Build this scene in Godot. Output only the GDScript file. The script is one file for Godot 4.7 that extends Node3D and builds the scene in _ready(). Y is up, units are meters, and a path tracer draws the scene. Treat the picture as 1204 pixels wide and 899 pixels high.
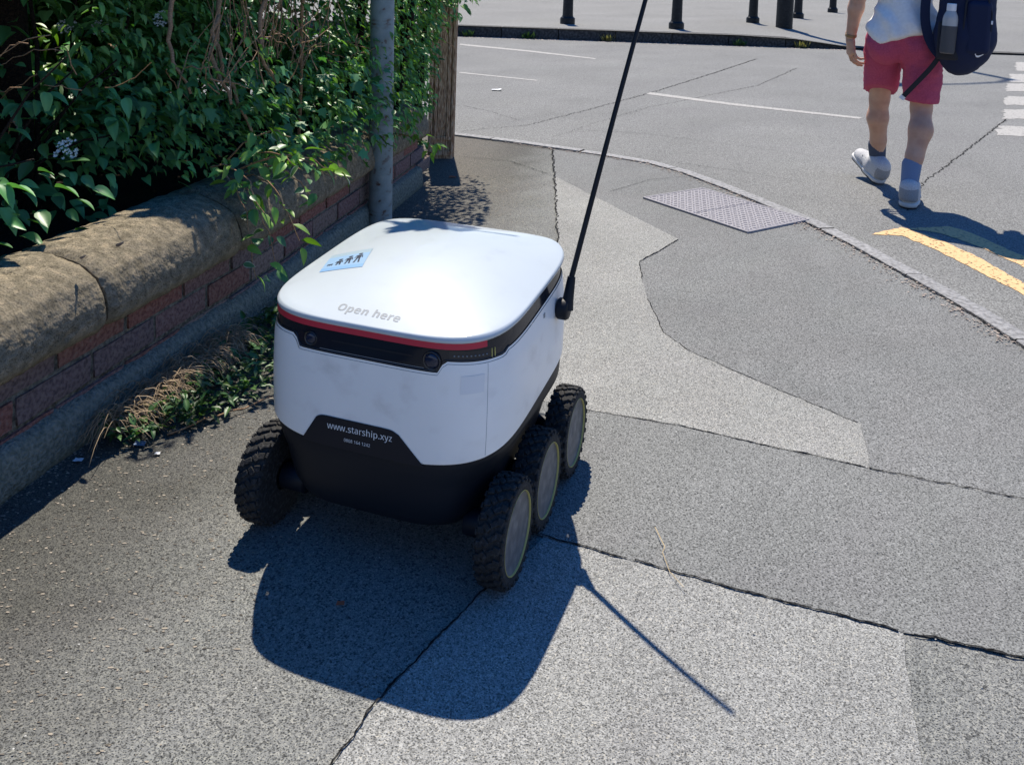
extends Node3D
# A white six-wheeled delivery robot on a patched pavement beside a low brick wall and a hedge; a person walks off across the road.

const SUN_ELEVATION := 59.0
const SUN_AZIMUTH := 7.0
var sun_up := Vector3.UP      # unit vector towards the sun
var M := {}
var used_names := {}
var rng := RandomNumberGenerator.new()
var noise := FastNoiseLite.new()

# ------------------------------------------------------------------ mesh builder
class MB:
	var v := PackedVector3Array()
	var c := PackedColorArray()
	var uv := PackedVector2Array()
	var idx := PackedInt32Array()
	var tint := Color.WHITE
	func p(a: Vector3, t := Vector2.ZERO) -> int:
		v.append(a); c.append(tint); uv.append(t)
		return v.size() - 1
	func tri(a: int, b: int, d: int) -> void:
		idx.append(a); idx.append(b); idx.append(d)
	func face(a: Vector3, b: Vector3, d: Vector3, e: Vector3) -> void:  # clockwise seen from the front
		var i := p(a, Vector2(0, 0)); p(b, Vector2(1, 0)); p(d, Vector2(1, 1)); p(e, Vector2(0, 1))
		tri(i, i + 1, i + 2); tri(i, i + 2, i + 3)
	func box(o: Vector3, s: Vector3, b := Basis.IDENTITY) -> void:
		var h := s * 0.5
		for axis in 3:
			for sgn in [-1.0, 1.0]:
				var n := Vector3.ZERO; n[axis] = sgn
				var t := Vector3.ZERO; t[(axis + 1) % 3] = 1.0
				var w := n.cross(t)
				var q := []
				for k in [[-1, -1], [-1, 1], [1, 1], [1, -1]]:
					var l: Vector3 = n + t * k[0] + w * k[1]
					q.append(o + b * (l * h))
				face(q[0], q[1], q[2], q[3])
	func bevel_box(o: Vector3, s: Vector3, r: float, b := Basis.IDENTITY) -> void:
		# a box with chamfered edges: six faces, twelve edge strips, eight corners
		var h := s * 0.5
		var i := h - Vector3(r, r, r)
		for axis in 3:
			var a1 := (axis + 1) % 3
			var a2 := (axis + 2) % 3
			for sgn in [-1.0, 1.0]:
				var q := []
				for k in [[-1, -1], [-1, 1], [1, 1], [1, -1]]:
					var l := Vector3.ZERO
					l[axis] = sgn * h[axis]; l[a1] = k[0] * i[a1] * sgn; l[a2] = k[1] * i[a2]
					q.append(o + b * l)
				face(q[0], q[1], q[2], q[3])
			for s1 in [-1.0, 1.0]:
				for s2 in [-1.0, 1.0]:
					var e := []
					for k in [[-1, 0], [1, 0], [1, 1], [-1, 1]]:
						var l := Vector3.ZERO
						l[axis] = k[0] * i[axis]
						l[a1] = s1 * (h[a1] if k[1] == 0 else i[a1])
						l[a2] = s2 * (i[a2] if k[1] == 0 else h[a2])
						e.append(o + b * l)
					if s1 * s2 > 0: face(e[3], e[2], e[1], e[0])
					else: face(e[0], e[1], e[2], e[3])
		for sx in [-1.0, 1.0]:
			for sy in [-1.0, 1.0]:
				for sz in [-1.0, 1.0]:
					var k := p(o + b * Vector3(sx * h.x, sy * i.y, sz * i.z)); p(o + b * Vector3(sx * i.x, sy * h.y, sz * i.z)); p(o + b * Vector3(sx * i.x, sy * i.y, sz * h.z))
					if sx * sy * sz > 0: tri(k, k + 2, k + 1)
					else: tri(k, k + 1, k + 2)
	func grid(rows: Array, close := false, flip := false) -> void:  # rows of PackedVector3Array of equal length
		var n: int = rows[0].size()
		var first := v.size()
		for r in rows.size():
			for k in n: p(rows[r][k], Vector2(float(k) / (n - 1), float(r) / maxf(1, rows.size() - 1)))
		for r in rows.size() - 1:
			for k in (n if close else n - 1):
				var k2 := (k + 1) % n
				var a := first + r * n + k
				var b := first + r * n + k2
				var d := first + (r + 1) * n + k2
				var e := first + (r + 1) * n + k
				if flip: tri(a, d, b); tri(a, e, d)
				else: tri(a, b, d); tri(a, d, e)
	func fan(ring: PackedVector3Array, o: Vector3, flip := false) -> void:
		var k0 := v.size()
		for q in ring: p(q)
		var m := p(o)
		for k in ring.size():
			var b := k0 + (k + 1) % ring.size()
			if flip: tri(k0 + k, m, b)
			else: tri(k0 + k, b, m)
	func tube(path: PackedVector3Array, radii: Array, sides := 6, caps := true) -> void:
		var rows := []
		var side := Vector3.ZERO
		for k in path.size():
			var dir := (path[mini(k + 1, path.size() - 1)] - path[maxi(k - 1, 0)]).normalized()
			if side == Vector3.ZERO: side = dir.cross(Vector3.UP if absf(dir.y) < 0.9 else Vector3.RIGHT).normalized()
			side = (side - dir * side.dot(dir)).normalized()
			var up := dir.cross(side)
			var row := PackedVector3Array()
			for j in sides:
				var a := TAU * j / sides
				row.append(path[k] + (side * cos(a) + up * sin(a)) * float(radii[k]))
			rows.append(row)
		grid(rows, true, true)
		if caps:
			fan(rows[0], path[0], true)
			fan(rows[-1], path[path.size() - 1], false)
	func lathe(profile: Array, o: Vector3, b := Basis.IDENTITY, sides := 32) -> void:  # profile of Vector2(radius, height along b.y)
		var rows := []
		for q in profile:
			var row := PackedVector3Array()
			for j in sides:
				var a := TAU * j / sides
				row.append(o + b * Vector3(cos(a) * q.x, q.y, sin(a) * q.x))
			rows.append(row)
		grid(rows, true)
	func add(m: MB, t: Transform3D) -> void:
		var k := v.size()
		for j in m.v.size():
			v.append(t * m.v[j]); c.append(m.c[j]); uv.append(m.uv[j])
		for j in m.idx: idx.append(j + k)
	func done() -> ArrayMesh:
		var n := PackedVector3Array(); n.resize(v.size())
		var k := 0
		while k < idx.size():
			var a := idx[k]; var b := idx[k + 1]; var d := idx[k + 2]
			var w := (v[d] - v[a]).cross(v[b] - v[a])
			n[a] += w; n[b] += w; n[d] += w
			k += 3
		for j in n.size(): n[j] = n[j].normalized() if n[j].length_squared() > 1e-20 else Vector3.UP
		var arr := []; arr.resize(Mesh.ARRAY_MAX)
		arr[Mesh.ARRAY_VERTEX] = v; arr[Mesh.ARRAY_NORMAL] = n; arr[Mesh.ARRAY_COLOR] = c; arr[Mesh.ARRAY_TEX_UV] = uv; arr[Mesh.ARRAY_INDEX] = idx
		var m := ArrayMesh.new()
		m.add_surface_from_arrays(Mesh.PRIMITIVE_TRIANGLES, arr)
		return m

# ------------------------------------------------------------------ scene helpers
func numbered(called: String, parent: Node) -> String:
	var key := str(parent.get_instance_id()) + called
	var n: int = used_names.get(key, 0)
	used_names[key] = n + 1
	return called if n == 0 else "%s_%03d" % [called, n]

func tag(o: Node, label: String, category: String, group := "") -> Node:
	o.set_meta("label", label); o.set_meta("category", category)
	if group: o.set_meta("group", group)
	return o

func thing(called: String, label: String, category: String, at := Vector3.ZERO, turn := 0.0, group := "") -> Node3D:
	var o := Node3D.new()
	o.name = numbered(called, self)
	add_child(o, true)
	o.position = at; o.rotation.y = turn
	tag(o, label, category, group)
	return o

func obj(called: String, mesh: Mesh, mat: Material, parent: Node = null) -> MeshInstance3D:
	var par: Node = parent if parent else self
	var o := MeshInstance3D.new()
	o.mesh = mesh
	o.material_override = mat
	o.name = numbered(called, par)
	par.add_child(o, true)
	return o

func struct(called: String, mesh: Mesh, mat: Material, parent: Node = null) -> MeshInstance3D:
	var o := obj(called, mesh, mat, parent)
	if parent == null: o.set_meta("kind", "structure")
	return o

func many(called: String, mesh: Mesh, mat: Material, places: Array, tints: Array, parent: Node = null) -> MultiMeshInstance3D:
	var par: Node = parent if parent else self
	var mm := MultiMesh.new()
	mm.transform_format = MultiMesh.TRANSFORM_3D
	mm.use_colors = true
	mm.mesh = mesh
	mm.instance_count = places.size()
	for k in places.size():
		mm.set_instance_transform(k, places[k])
		mm.set_instance_color(k, tints[k])
	var o := MultiMeshInstance3D.new()
	o.multimesh = mm
	o.material_override = mat
	o.name = numbered(called, par)
	o.set_meta("kind", "stuff")
	par.add_child(o, true)
	return o

func rnd(a: float, b: float) -> float: return rng.randf_range(a, b)
func lin(r: float, g: float, b: float) -> Color: return Color(r, g, b).linear_to_srgb()
func n2(x: float, y: float, s := 1.0) -> float: return noise.get_noise_2d(x * s, y * s)

# ------------------------------------------------------------------ textures and materials
func fast(kind: int, freq: float, sd: int, oct := 1) -> FastNoiseLite:
	var f := FastNoiseLite.new()
	f.noise_type = kind; f.frequency = freq; f.seed = sd
	f.fractal_type = FastNoiseLite.FRACTAL_FBM if oct > 1 else FastNoiseLite.FRACTAL_NONE
	f.fractal_octaves = oct
	return f

func cells(freq: float, sd: int, ret: int) -> FastNoiseLite:
	var f := fast(FastNoiseLite.TYPE_CELLULAR, freq, sd)
	f.cellular_return_type = ret
	f.cellular_jitter = 1.0
	return f

func tex(f: FastNoiseLite, size: int, stops := [], seamless := false, normal := 0.0) -> NoiseTexture2D:
	var t := NoiseTexture2D.new()
	t.width = size; t.height = size; t.seamless = seamless; t.noise = f; t.normalize = true
	if stops:
		var g := Gradient.new()
		var o := PackedFloat32Array(); var cc := PackedColorArray()
		for s in stops: o.append(s[0]); cc.append(s[1])
		g.offsets = o; g.colors = cc
		t.color_ramp = g
	if normal > 0: t.as_normal_map = true; t.bump_strength = normal
	return t

func grey(x: float) -> Color: return Color(x, x, x)

func plain(r: float, g: float, b: float, rough := 0.6, spec := 0.5, metal := 0.0) -> StandardMaterial3D:
	var m := StandardMaterial3D.new()
	m.albedo_color = lin(r, g, b); m.roughness = rough; m.metallic_specular = spec; m.metallic = metal
	return m

func asphalt(value: Texture2D, edges: Texture2D, relief: float, scale: float, offset: Vector3) -> StandardMaterial3D:
	var m := StandardMaterial3D.new()
	m.vertex_color_use_as_albedo = true
	m.albedo_texture = value
	m.detail_enabled = true; m.detail_blend_mode = BaseMaterial3D.BLEND_MODE_MUL; m.detail_albedo = edges
	m.heightmap_enabled = true; m.heightmap_texture = edges; m.heightmap_scale = relief
	m.uv1_scale = Vector3(scale, scale, 1); m.uv1_offset = offset
	m.roughness = 0.85; m.metallic_specular = 0.4
	return m

func textured(stops: Array, freq: float, scale: float, rough: float, relief := 0.0, sd := 5, spec := 0.4, oct := 5) -> StandardMaterial3D:
	var m := StandardMaterial3D.new()
	var f := fast(FastNoiseLite.TYPE_SIMPLEX_SMOOTH, freq, sd, oct)
	m.albedo_texture = tex(f, 512, stops, true)
	m.uv1_triplanar = true; m.uv1_scale = Vector3.ONE * scale
	m.roughness = rough; m.metallic_specular = spec
	m.vertex_color_use_as_albedo = true
	if relief > 0:
		m.heightmap_enabled = true
		m.heightmap_texture = tex(fast(FastNoiseLite.TYPE_SIMPLEX_SMOOTH, freq * 2.0, sd + 1, 4), 512, [], true)
		m.heightmap_scale = relief
	return m

func make_materials() -> void:
	# three grades of asphalt from two stone patterns
	var v1 := tex(cells(0.30, 11, FastNoiseLite.RETURN_CELL_VALUE), 2048, [[0.0, grey(0.56)], [0.16, grey(0.77)], [0.5, grey(0.85)], [0.80, grey(0.92)], [0.92, grey(1.0)], [1.0, Color(1, 0.98, 0.94)]])
	var e1 := tex(fast(FastNoiseLite.TYPE_SIMPLEX_SMOOTH, 0.27, 12, 3), 2048, [[0.0, grey(0.30)], [0.24, grey(0.60)], [0.35, grey(0.88)], [0.56, grey(0.94)], [1.0, grey(1.0)]])
	var v2 := tex(cells(0.28, 23, FastNoiseLite.RETURN_CELL_VALUE), 1024, [[0.0, grey(0.56)], [0.18, grey(0.79)], [0.6, grey(0.86)], [0.88, grey(0.92)], [0.95, grey(1.0)], [1.0, Color(1, 1, 1)]])
	var e2 := tex(fast(FastNoiseLite.TYPE_SIMPLEX_SMOOTH, 0.19, 24, 3), 1024, [[0.0, grey(0.24)], [0.22, grey(0.55)], [0.32, grey(0.90)], [0.6, grey(0.96)], [1.0, grey(1.0)]])
	var v3 := tex(cells(0.25, 37, FastNoiseLite.RETURN_CELL_VALUE), 2048, [[0.0, grey(0.50)], [0.20, grey(0.77)], [0.55, grey(0.84)], [0.82, Color(0.90, 0.895, 0.88)], [0.95, Color(0.98, 0.97, 0.95)], [1.0, Color(1, 0.99, 0.96)]])
	var e3 := tex(fast(FastNoiseLite.TYPE_SIMPLEX_SMOOTH, 0.25, 38, 3), 2048, [[0.0, grey(0.30)], [0.24, grey(0.60)], [0.35, grey(0.90)], [0.6, grey(0.95)], [1.0, grey(1.0)]])
	M.coarse = asphalt(v1, e1, 0.45, 1.0 / 1.9, Vector3.ZERO)
	M.coarse2 = asphalt(v3, e3, 0.55, 1.0 / 1.8, Vector3(0.37, 0.21, 0))
	M.fine = asphalt(v2, e2, 0.35, 1.0 / 1.05, Vector3.ZERO)
	M.fine2 = asphalt(v2, e2, 0.35, 1.0 / 0.93, Vector3(0.13, 0.61, 0))
	M.road = asphalt(v2, e2, 0.35, 1.0 / 1.5, Vector3(0.4, 0.1, 0))
	M.joint = textured([[0.3, grey(0.09)], [0.7, grey(0.22)]], 0.05, 3.0, 0.95, 0.0, 31, 0.2)
	M.paint = worn_paint(0.39, 0.38, 0.355, 41)
	M.yellow = worn_paint(0.72, 0.46, 0.22, 43)
	M.kerb = textured([[0.2, grey(0.46)], [0.5, grey(0.57)], [0.8, grey(0.64)]], 0.03, 2.2, 0.8, 0.3, 51)
	M.far_kerb = textured([[0.2, grey(0.16)], [0.6, grey(0.26)], [0.8, grey(0.32)]], 0.03, 1.2, 0.8, 0.3, 52)
	M.cover = textured([[0.2, Color(0.50, 0.49, 0.505)], [0.7, Color(0.60, 0.59, 0.605)]], 0.04, 3.0, 0.55, 0.2, 53)
	M.soil = textured([[0.2, Color(0.10, 0.08, 0.06)], [0.7, Color(0.22, 0.18, 0.14)]], 0.05, 3.0, 1.0, 1.0, 54)
	M.stone = textured([[0.10, Color(0.38, 0.35, 0.29)], [0.40, Color(0.50, 0.465, 0.39)], [0.62, Color(0.56, 0.52, 0.44)], [0.85, Color(0.66, 0.60, 0.50)]], 0.035, 1.6, 0.95, 0.35, 61, 0.25, 6)
	M.stone.detail_enabled = true; M.stone.detail_blend_mode = BaseMaterial3D.BLEND_MODE_MUL
	M.stone.detail_albedo = tex(fast(FastNoiseLite.TYPE_SIMPLEX_SMOOTH, 0.22, 66, 4), 512, [[0.2, grey(0.45)], [0.42, grey(0.92)], [0.8, grey(1.0)]], true)
	M.brick = []
	for q in [[0.51, 0.37, 0.34], [0.48, 0.38, 0.37], [0.45, 0.39, 0.39], [0.53, 0.37, 0.34], [0.51, 0.44, 0.41]]:
		var m := textured([[0.1, Color(q[0] * 0.70, q[1] * 0.72, q[2] * 0.75)], [0.40, Color(q[0] * 0.95, q[1] * 0.95, q[2] * 0.95)], [0.62, Color(q[0] * 1.08, q[1] * 1.10, q[2] * 1.10)], [0.95, Color(0.52, 0.47, 0.44)]], 0.05, 2.3, 0.9, 0.3, 70 + M.brick.size(), 0.25, 6)
		M.brick.append(m)
	M.mortar = textured([[0.2, Color(0.26, 0.25, 0.23)], [0.5, Color(0.42, 0.41, 0.37)], [0.8, Color(0.54, 0.52, 0.47)]], 0.03, 3.0, 0.95, 0.6, 81, 0.2)
	M.plinth = textured([[0.1, Color(0.32, 0.35, 0.32)], [0.45, Color(0.44, 0.465, 0.43)], [0.75, Color(0.54, 0.55, 0.51)]], 0.06, 2.0, 0.95, 0.7, 83, 0.2, 6)
	M.pole = textured([[0.0, Color(0.24, 0.17, 0.15)], [0.27, Color(0.36, 0.27, 0.23)], [0.29, Color(0.46, 0.50, 0.50)], [0.55, Color(0.50, 0.56, 0.57)], [0.9, Color(0.56, 0.60, 0.60)]], 0.014, 2.4, 0.6, 0.05, 85, 0.4, 6)
	M.wood = textured([[0.10, Color(0.42, 0.31, 0.23)], [0.35, Color(0.68, 0.54, 0.42)], [0.6, Color(0.80, 0.68, 0.55)], [0.9, Color(0.88, 0.79, 0.68)]], 0.03, 2.0, 0.9, 0.6, 87)
	M.wood.uv1_scale = Vector3(6.0, 0.9, 6.0)
	M.bark = textured([[0.2, Color(0.08, 0.06, 0.05)], [0.7, Color(0.22, 0.17, 0.13)]], 0.04, 3.0, 0.95, 1.0, 89)
	M.twig = textured([[0.2, Color(0.44, 0.33, 0.24)], [0.5, Color(0.60, 0.47, 0.35)], [0.8, Color(0.72, 0.60, 0.47)]], 0.05, 6.0, 0.85, 0.1, 91)
	M.leaf = StandardMaterial3D.new()
	M.leaf.vertex_color_use_as_albedo = true; M.leaf.roughness = 0.42; M.leaf.metallic_specular = 0.5
	M.leaf.backlight_enabled = true; M.leaf.backlight = Color(0.72, 0.78, 0.45)
	M.dry = StandardMaterial3D.new()
	M.dry.vertex_color_use_as_albedo = true; M.dry.roughness = 0.9
	M.flower = plain(0.75, 0.75, 0.68, 0.8)
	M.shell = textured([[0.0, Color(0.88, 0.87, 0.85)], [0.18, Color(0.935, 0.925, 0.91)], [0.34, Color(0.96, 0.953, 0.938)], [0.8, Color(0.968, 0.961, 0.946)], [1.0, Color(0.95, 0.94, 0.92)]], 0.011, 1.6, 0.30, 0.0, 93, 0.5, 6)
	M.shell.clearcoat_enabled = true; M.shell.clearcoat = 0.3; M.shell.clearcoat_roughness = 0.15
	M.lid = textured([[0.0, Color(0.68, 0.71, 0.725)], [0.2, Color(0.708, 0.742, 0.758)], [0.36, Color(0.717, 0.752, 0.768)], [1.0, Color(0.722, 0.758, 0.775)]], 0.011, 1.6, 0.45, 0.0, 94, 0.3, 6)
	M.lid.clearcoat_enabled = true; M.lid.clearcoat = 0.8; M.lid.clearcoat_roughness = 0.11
	M.black = plain(0.007, 0.010, 0.016, 0.5, 0.35)
	M.gloss = plain(0.012, 0.015, 0.022, 0.08, 0.5)
	M.panel = plain(0.007, 0.010, 0.018, 0.4, 0.35)
	M.red = plain(0.55, 0.02, 0.045, 0.5)
	M.rubber = textured([[0.2, grey(0.13)], [0.6, grey(0.18)], [0.9, grey(0.29)]], 0.03, 6.0, 0.85, 0.1, 95)
	M.hub = textured([[0.2, Color(0.36, 0.365, 0.37)], [0.6, Color(0.42, 0.42, 0.42)], [0.9, Color(0.49, 0.485, 0.475)]], 0.012, 5.0, 0.5, 0.03, 97)
	M.ring = plain(0.46, 0.40, 0.12, 0.6)
	M.lens = plain(0.012, 0.02, 0.045, 0.06, 0.5)
	M.housing = plain(0.020, 0.022, 0.027, 0.18)
	M.letter_grey = plain(0.22, 0.24, 0.26, 0.6)
	M.letter_pale = plain(0.23, 0.255, 0.275, 0.6)
	M.letter_white = plain(0.72, 0.74, 0.76, 0.6)
	M.seam = plain(0.30, 0.31, 0.33, 0.7)
	M.label = plain(0.80, 0.80, 0.80, 0.4)
	M.iron = textured([[0.2, Color(0.04, 0.045, 0.055)], [0.7, Color(0.10, 0.11, 0.12)], [0.9, Color(0.24, 0.24, 0.24)]], 0.02, 2.0, 0.5, 0.1, 99)
	M.skin = textured([[0.2, Color(0.73, 0.56, 0.47)], [0.8, Color(0.80, 0.64, 0.54)]], 0.006, 4.0, 0.55, 0.03, 101)
	M.skin.subsurf_scatter_enabled = true; M.skin.subsurf_scatter_strength = 0.15
	M.hair = plain(0.05, 0.032, 0.02, 0.7)
	M.shirt = textured([[0.2, grey(0.88)], [0.8, grey(0.93)]], 0.02, 4.0, 0.9, 0.08, 103)
	M.shorts = textured([[0.2, Color(0.68, 0.28, 0.39)], [0.8, Color(0.74, 0.33, 0.44)]], 0.03, 6.0, 0.9, 0.2, 105)
	M.sock_dark = textured([[0.2, Color(0.26, 0.29, 0.35)], [0.8, Color(0.33, 0.36, 0.43)]], 0.06, 10.0, 0.95, 0.1, 107)
	M.sock_blue = textured([[0.2, Color(0.42, 0.49, 0.60)], [0.8, Color(0.50, 0.57, 0.68)]], 0.06, 10.0, 0.95, 0.1, 109)
	M.shoe = textured([[0.2, grey(0.62)], [0.5, grey(0.80)], [0.8, grey(0.88)]], 0.06, 8.0, 0.8, 0.2, 111)
	M.shoe_grey = textured([[0.2, grey(0.54)], [0.8, grey(0.70)]], 0.06, 8.0, 0.8, 0.2, 113)
	M.sole = plain(0.62, 0.62, 0.60, 0.8)
	M.sole_dark = plain(0.02, 0.02, 0.025, 0.8)
	M.navy = textured([[0.2, Color(0.07, 0.11, 0.22)], [0.8, Color(0.11, 0.16, 0.29)]], 0.08, 8.0, 0.75, 0.1, 115)
	M.strap = plain(0.012, 0.014, 0.022, 0.8)
	M.mesh_pocket = plain(0.06, 0.06, 0.07, 0.9)
	M.bottle = plain(0.42, 0.42, 0.42, 0.35)
	M.bottle_top = plain(0.75, 0.76, 0.78, 0.35)
	M.bracelet = plain(0.30, 0.17, 0.07, 0.5)
	M.litter = plain(0.72, 0.74, 0.76, 0.6)
	M.straw = plain(0.55, 0.42, 0.22, 0.9)
	M.rust = plain(0.42, 0.10, 0.04, 0.9)

func worn_paint(r: float, g: float, b: float, sd: int) -> StandardMaterial3D:
	var m := StandardMaterial3D.new()
	var bare := lin(r * 0.6, g * 0.6, b * 0.62); bare.a = 0.0
	m.albedo_texture = tex(fast(FastNoiseLite.TYPE_SIMPLEX_SMOOTH, 0.045, sd, 6), 1024, [[0.0, bare], [0.25, bare], [0.26, lin(r * 0.72, g * 0.72, b * 0.72)], [0.42, lin(r * 0.90, g * 0.90, b * 0.90)], [1.0, lin(r, g, b)]], true)
	m.transparency = BaseMaterial3D.TRANSPARENCY_ALPHA_SCISSOR
	m.alpha_scissor_threshold = 0.5
	m.uv1_triplanar = true; m.uv1_scale = Vector3.ONE * 0.9
	m.roughness = 0.8
	return m

# ------------------------------------------------------------------ ground sheets
func shade(x: float, z: float, base: Color, dirt: float) -> Color:
	# wear and dirt of the surface itself: blotches at two sizes, and grit swept up against the wall
	var k := 1.0 + 0.14 * n2(x, z, 0.9) + 0.09 * n2(x + 9.0, z, 3.5) + 0.06 * n2(x, z + 5.0, 9.0)
	var c := base * k
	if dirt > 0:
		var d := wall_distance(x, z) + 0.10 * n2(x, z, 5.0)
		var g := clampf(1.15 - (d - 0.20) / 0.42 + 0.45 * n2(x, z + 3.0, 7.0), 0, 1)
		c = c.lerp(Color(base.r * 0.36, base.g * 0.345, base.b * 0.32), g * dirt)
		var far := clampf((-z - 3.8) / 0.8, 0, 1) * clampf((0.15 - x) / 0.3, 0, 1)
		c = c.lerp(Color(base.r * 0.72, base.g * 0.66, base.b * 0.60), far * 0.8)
	c.a = 1.0
	return c

func ragged(pts: Array, amp: float, step := 0.03) -> PackedVector2Array:
	var out := PackedVector2Array()
	for k in pts.size():
		var a := Vector2(pts[k][0], pts[k][1])
		var b := Vector2(pts[(k + 1) % pts.size()][0], pts[(k + 1) % pts.size()][1])
		var n := maxi(1, int(a.distance_to(b) / step))
		n = mini(n, 140)
		var side := (b - a).orthogonal().normalized()
		for j in n:
			var q := a.lerp(b, float(j) / n)
			var w := amp * (n2(q.x, q.y, 18.0) + 0.7 * n2(q.x + 4.0, q.y, 60.0))
			out.append(q + side * w)
	return out

func sheet(poly: PackedVector2Array, y: float, cell: float, base: Color, dirt := 0.0, height = null) -> ArrayMesh:
	var lo := poly[0]; var hi := poly[0]
	for q in poly: lo = lo.min(q); hi = hi.max(q)
	var m := MB.new()
	for i in range(int(floor(lo.x / cell)), int(ceil(hi.x / cell))):
		for j in range(int(floor(lo.y / cell)), int(ceil(hi.y / cell))):
			var sq := PackedVector2Array([Vector2(i, j) * cell, Vector2(i + 1, j) * cell, Vector2(i + 1, j + 1) * cell, Vector2(i, j + 1) * cell])
			var parts := []
			var inside := 0
			for q in sq: inside += int(Geometry2D.is_point_in_polygon(q, poly))
			parts = Geometry2D.intersect_polygons(sq, poly)
			for part in parts:
				if Geometry2D.is_polygon_clockwise(part) and parts.size() > 1 and inside == 4: continue
				var t := Geometry2D.triangulate_polygon(part)
				var k0 := m.v.size()
				for q in part:
					m.tint = shade(q.x, q.y, base, dirt)
					m.p(Vector3(q.x, y + (height.call(q.x, q.y) if height != null else 0.0), q.y), q)
				for k in range(0, t.size(), 3):
					var a: Vector2 = part[t[k]]; var b: Vector2 = part[t[k + 1]]; var d: Vector2 = part[t[k + 2]]
					if (b - a).cross(d - a) > 0: m.tri(k0 + t[k], k0 + t[k + 1], k0 + t[k + 2])
					else: m.tri(k0 + t[k], k0 + t[k + 2], k0 + t[k + 1])
	return m.done()

func ribbon(pts: Array, y: float, w0: float, w1: float, wob := 0.5) -> ArrayMesh:
	# a joint or crack: a strip of uneven width along a wandering line, broken where it has closed up
	var m := MB.new()
	var path := PackedVector2Array()
	for k in pts.size() - 1:
		var a := Vector2(pts[k][0], pts[k][1]); var b := Vector2(pts[k + 1][0], pts[k + 1][1])
		var n := clampi(int(a.distance_to(b) / 0.008), 2, 320)
		for j in n: path.append(a.lerp(b, float(j) / n))
	path.append(Vector2(pts[-1][0], pts[-1][1]))
	var rows := []
	for k in path.size():
		var d := (path[mini(k + 2, path.size() - 1)] - path[maxi(k - 2, 0)]).normalized()
		var s := d.orthogonal()
		var f := float(k) / path.size()
		var q := path[k] + s * wob * 0.010 * (n2(path[k].x, path[k].y, 14.0) + 0.5 * n2(path[k].x + 7.0, path[k].y, 45.0))
		var base := lerpf(w0, w1, f) * 0.55
		var wl := base * (0.75 + 0.9 * n2(path[k].x, path[k].y, 30.0) + 0.9 * n2(path[k].x, path[k].y + 3.0, 110.0))
		var wr := base * (0.75 + 0.9 * n2(path[k].x + 11.0, path[k].y, 30.0) + 0.9 * n2(path[k].x + 21.0, path[k].y + 3.0, 110.0))
		if wl + wr < base * 0.35 or k == path.size() - 1:
			if rows.size() > 2: m.grid(rows)
			rows = []
			continue
		rows.append(PackedVector3Array([Vector3(q.x - s.x * wl, y, q.y - s.y * wl), Vector3(q.x + s.x * wr, y, q.y + s.y * wr)]))
	return m.done()

var kerb_in := [[-6.0, -8.9], [-3.0, -7.42], [-0.7, -6.312], [-0.364, -6.153], [0.012, -5.982], [0.286, -5.833], [0.548, -5.691], [0.84, -5.491], [1.006, -5.266], [1.172, -4.905], [1.308, -4.556], [1.427, -4.252], [1.512, -3.934], [1.572, -3.627], [1.623, -3.363], [1.66, -3.118], [1.684, -2.871], [1.71, -2.3], [1.72, -1.2], [1.72, 2.5]]

func far_height(x: float, z: float) -> float:
	var drop := smoothstep(4.0, 5.7, x) * (1.0 - smoothstep(15.5, 19.5, -z))
	return 0.160 - 0.140 * drop

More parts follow.
